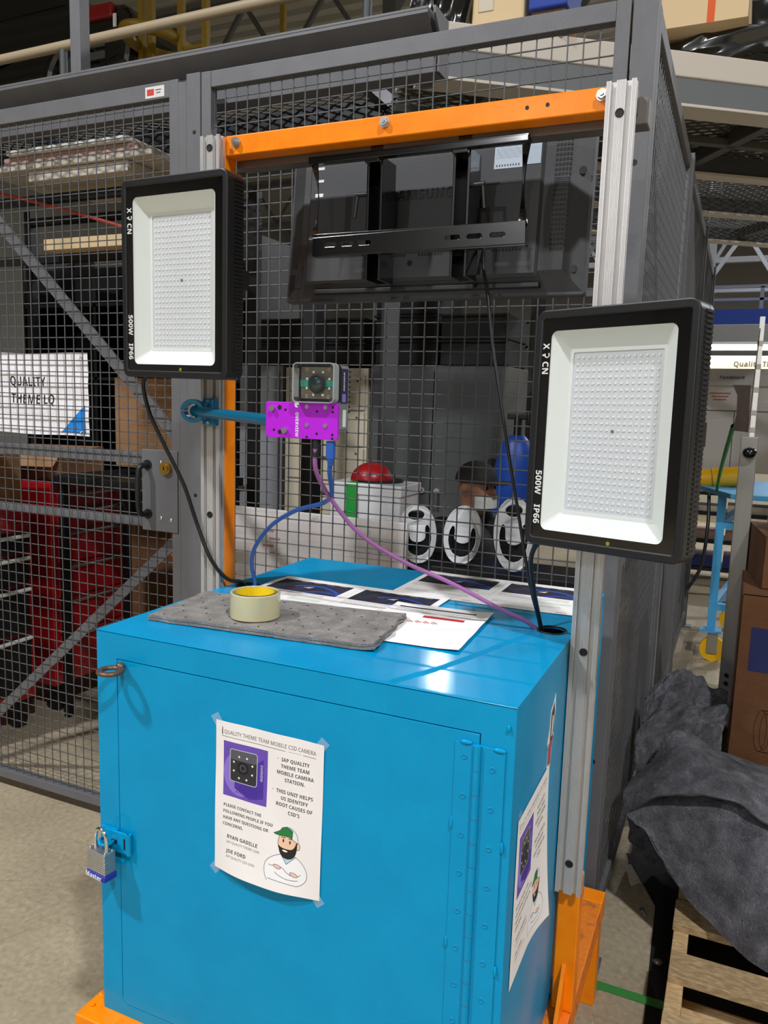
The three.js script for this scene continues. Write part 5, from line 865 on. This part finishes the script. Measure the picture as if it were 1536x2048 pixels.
single('felt_blanket', 'dark crumpled felt heaped against the mesh side panel', 'blanket', clothFrom([
  [[0.855, 0.1, -1.95], [0.89, 0.2, -1.95], [0.96, 0.35, -1.95], [1.05, 0.3, -1.95], [1.1, 0.2, -1.95]],
  [[0.85, 0.455, -1.77], [0.875, 0.5, -1.77], [0.954, 0.585, -1.75], [1.045, 0.53, -1.75], [1.1, 0.512, -1.75]],
  [[0.85, 0.43, -1.6], [0.887, 0.475, -1.58], [0.963, 0.525, -1.58], [1.04, 0.5, -1.58], [1.105, 0.505, -1.6]],
  [[0.85, 0.4, -1.46], [0.889, 0.445, -1.48], [0.962, 0.44, -1.46], [1.035, 0.48, -1.45], [1.1, 0.46, -1.46]],
  [[0.85, 0.2, -1.44], [0.885, 0.3, -1.43], [0.969, 0.3, -1.45], [1.05, 0.33, -1.44], [1.1, 0.3, -1.45]],
  [[0.855, F + 0.02, -1.47], [0.88, F + 0.02, -1.46], [0.96, F + 0.02, -1.46], [1.04, F + 0.02, -1.46], [1.1, F + 0.02, -1.46]]], 70, 70, 0.05, 11), M.darkFelt);
single('floor_mat', 'flat black rubber mat under the wooden pallet', 'mat', ext(poly([[0.835, -1.56], [0.955, -1.3], [0.968, -1.0], [0.976, -0.79], [0.99, -0.3], [2.1, -0.3], [2.1, -1.56]].map(p => [p[0], -p[1]])), 0.003).rotateX(-Math.PI / 2).translate(0, F, 0), M.rubber);
single('floor_tape', 'green tape strip bent across the concrete floor', 'tape', [beam([0.77, F + 0.0012, -0.775], [0.8536, F + 0.0012, -0.8827], 0.028, 0.0006), beam([0.845, F + 0.0015, -0.88], [1.04, F + 0.0038, -0.878], 0.03, 0.0006)], MS(0x3c8a3e, 0.6));
single('dropped_screw', 'small bright screw lying on the floor by the black mat', 'screw', [bar([0.922, F + 0.005, -1.255], [0.938, F + 0.005, -1.228], 0.004, 8), disc(0.008, 0.004, 'y', 0.922, F + 0.005, -1.256, 10)], M.zinc);
single('dome_bolt', 'round dome headed bolt on the black mat', 'bolt', [new THREE.SphereGeometry(0.011, 16, 8, 0, 6.3, 0, 1.6).scale(1, 0.7, 1).translate(0.986, F + 0.003, -1.04), disc(0.014, 0.002, 'y', 0.986, F + 0.004, -1.04, 20)], M.steel);
// light blue trolley
{
  const t = thing('trolley_table', 'light blue steel trolley table on a yellow caster', 'trolley', [1.0, F, -4.0]);
  const Y = y => y - F;
  part('top', ext(poly([[-0.17, 0], [0.03, 0.5], [0.9, 0.6], [0.9, -0.5], [0.05, -0.52]]), 0.03, 0.004).rotateX(-Math.PI / 2).translate(0, Y(0.98), -0.3), M.ltBlue, t);
  for (const [x, z] of [[0.005, 0], [0.8, 0], [0.8, -0.8], [0.1, -0.8]]) { part('leg', RBB(x - 0.024, x + 0.024, Y(0.155), Y(0.985), z - 0.024, z + 0.024, 0.003), M.ltBlue, t); part('foot_plate', B(0.12, 0.012, 0.1, x, Y(0.15), z), M.ltBlue, t); const c = part('caster_wheel', disc(0.075, 0.04, 'z', x + 0.02, 0.075, z, 28), M.yellow, t, 'dark yellow caster wheel'); part('caster_fork', [RBB(x - 0.015, x + 0.045, 0.05, 0.185, z - 0.03, z - 0.023, 0.002), RBB(x - 0.015, x + 0.045, 0.05, 0.185, z + 0.023, z + 0.03, 0.002)], M.steel, c); }
  for (const y of [0.3, 0.8]) { part('brace', beam([0.005, Y(y), 0], [0.8, Y(y), 0], 0.04, 0.04), M.ltBlue, t); part('brace', beam([0.005, Y(y), 0], [0.1, Y(y), -0.8], 0.04, 0.04), M.ltBlue, t); part('brace', beam([0.8, Y(y), 0], [0.8, Y(y), -0.8], 0.04, 0.04), M.ltBlue, t); }
}
{
  const g = new THREE.CapsuleGeometry(0.062, 0.22, 8, 20).rotateZ(Math.PI / 2 + 0.14), t = thing('yellow_cushion', 'shiny yellow roll lying on the blue trolley table', 'cushion', [0.965, 1.06, -4.25]);
  part('roll', g, MP(0xe0a80a, 0.3, { clearcoat: 0.5 }), t); part('seam', new THREE.TorusGeometry(0.063, 0.003, 6, 24).rotateY(Math.PI / 2).rotateZ(0.14).translate(-0.03, -0.004, 0), MS(0x8a6a10, 0.6), t);
}
single('air_hose', 'green hose running from the brown flap to the blue trolley', 'hose', tube([[1.046, 1.42, -2.02], [1.02, 1.3, -2.6], [0.985, 1.12, -3.6], [0.97, 1.0, -4.0]], 0.009, 40, 8), M.green);
single('hanging_cord', 'black cord looping down beside the blue trolley', 'cord', tube([[0.93, 0.985, -3.98], [0.94, 0.8, -3.9], [0.92, 0.55, -3.85], [0.86, 0.42, -3.83]], 0.01, 40, 8), M.cableBlack);
{
  const t = thing('copy_board', 'tall white electronic copy board behind the yellow roll', 'board', [0.99, F, -6.0]);
  part('panel', RBB(-0.55, 0.4, 1.02, 1.72, -0.04, 0, 0.006), MS(0xd8d2ca, 0.5), t); part('header', RBB(-0.56, 0.41, 1.72, 1.86, -0.06, 0.03, 0.01), MS(0xc9c2bc, 0.5), t);
  part('lettering', text('Panaboard', 0.026, 0.002).translate(-0.02, 1.79, 0.031), M.darkGrey, t);
  part('red_notes', [0, 1, 2].map(i => B(0.16 - i * 0.03, 0.012, 0.001, -0.1, 1.66 - i * 0.025, 0.0008)), MS(0xc2705e, 0.7), t);
  part('frame_line', [B(0.94, 0.008, 0.001, -0.075, 1.52, 0.0008), B(0.006, 0.5, 0.001, 0.02, 1.27, 0.0008)], M.darkGrey, t);
  for (const x of [-0.5, 0.36]) part('leg', [BB(x - 0.02, x + 0.02, 0, 1.03, -0.04, 0), BB(x - 0.02, x + 0.02, 0, 0.04, -0.25, 0.22)], M.midGrey, t);
}
{
  const t = thing('parts_shelf', 'low shelf of pale boxes and boards behind the blue trolley', 'shelf', [1.3, F, -6.6]);
  for (const y of [0.1, 0.35, 0.6, 0.78]) part('shelf', BB(-1.1, 1.4, y, y + 0.03, -0.2, 0.2), M.black, t);
  for (const x of [-1.08, 0.1, 1.38]) part('upright', BB(x - 0.02, x + 0.02, 0, 0.85, -0.2, 0.2), M.black, t);
}
for (const [y, h, m, l, n] of [[0.131, 0.11, M.navy, 'dark blue', 6], [0.381, 0.1, M.pinkBoard, 'pinkish', 6], [0.631, 0.075, M.slab, 'pale', 6]]) for (let i = 0; i < n; i++) single('parts_box', `${l} box in the row on the low parts shelf`, 'box', RBB(0.24 + i * 0.39, 0.24 + i * 0.39 + 0.34, y + F, y + h + F - rr(0, 0.03), -6.76, -6.44, 0.004), m, `${l} boxes on the low parts shelf`);
// far shop floor on the right
{
  const t = thing('office_partition', 'pale partition with lettering far behind the copy board', 'partition', [2.5, F, -12]);
  part('panel', RBB(-3, 4, 0, 2.35, -0.1, 0, 0.01), MS(0xd9d2bd, 0.7), t); part('header', RBB(-3, 4, 2.5, 2.8, -0.3, 0.1, 0.01), MS(0x8f9090, 0.6), t);
  part('lettering', text('Quality Theme', 0.075, 0.004).translate(-1.25, 2.22, 0.002), M.darkGrey, t); part('post', [-2.9, 0, 3.9].map(x => BB(x - 0.05, x + 0.05, 2.3, 2.52, -0.1, 0)), M.midGrey, t);
}
{
  const t = thing('strip_lamp', 'long white strip lamp under the partition header', 'lamp', [1.0, 2.42, -11.85]);
  part('tube', RBB(-1.3, 1.3, -0.04, 0.04, -0.03, 0.03, 0.02), MS(0xffffff, 0.4, 0, { emissive: 0xfff3df, emissiveIntensity: 5 }), t); part('housing', RBB(-1.32, 1.32, 0.04, 0.08, -0.05, 0.05, 0.01), M.white, t);
  const L = new THREE.RectAreaLight(0xfff3df, 8, 2.6, 0.08); L.position.set(0, -0.06, 0.04); L.rotation.x = -Math.PI / 4; t.add(L);
}
{
  const t = thing('blue_conveyor', 'blue steel conveyor bridge high on the far shop floor', 'conveyor', [2.2, 0, -13.5]);
  part('girder', [BB(-3, 6, 2.86, 3.12, -0.4, 0.4)], M.strap, t); part('handrail', [BB(-3, 6, 3.5, 3.55, -0.03, 0.03), BB(-3, 6, 3.3, 3.34, -0.03, 0.03)], M.midGrey, t); for (let x = -3; x <= 6; x += 1) part('post', BB(x - 0.03, x + 0.03, 3.12, 3.52, -0.03, 0.03), M.midGrey, t);
  for (const x of [-2.9, 5.9]) part('column', BB(x - 0.12, x + 0.12, F, 2.86, -0.12, 0.12), M.midGrey, t);
}
for (const [x, z] of [[0.2, -17], [2.6, -17], [5, -17], [-4, -10], [9, -10]]) single('roof_column', 'slim grey steel column holding up the far roof', 'column', BB(x - 0.1, x + 0.1, F, 8.2, z - 0.1, z + 0.1), M.beamGrey, 'steel columns on the far shop floor');
for (const [z, y0, y1, l] of [[-15, 3.7, 4.7, 'pale grey lattice girder above the blue conveyor bridge'], [-19, 4.9, 6.1, 'higher lattice girder beyond the blue conveyor bridge']]) {
  const t = thing('lattice_girder', l, 'girder', [0, 0, z]);
  part('chord', [beam([-5, y0, 0], [8, y0, 0], 0.12, 0.12), beam([-5, y1, 0], [8, y1, 0], 0.12, 0.12)], M.midGrey, t);
  for (let x = -5; x < 8; x += 1.3) { part('web', [beam([x, y0, 0], [x + 0.65, y1, 0], 0.07, 0.07), beam([x + 0.65, y1, 0], [x + 1.3, y0, 0], 0.07, 0.07)], M.midGrey, t); part('hanger_rod', bar([x, y1, 0], [x, 8.2, 0], 0.03), M.midGrey, t); }
}
renderer.render(scene, camera);
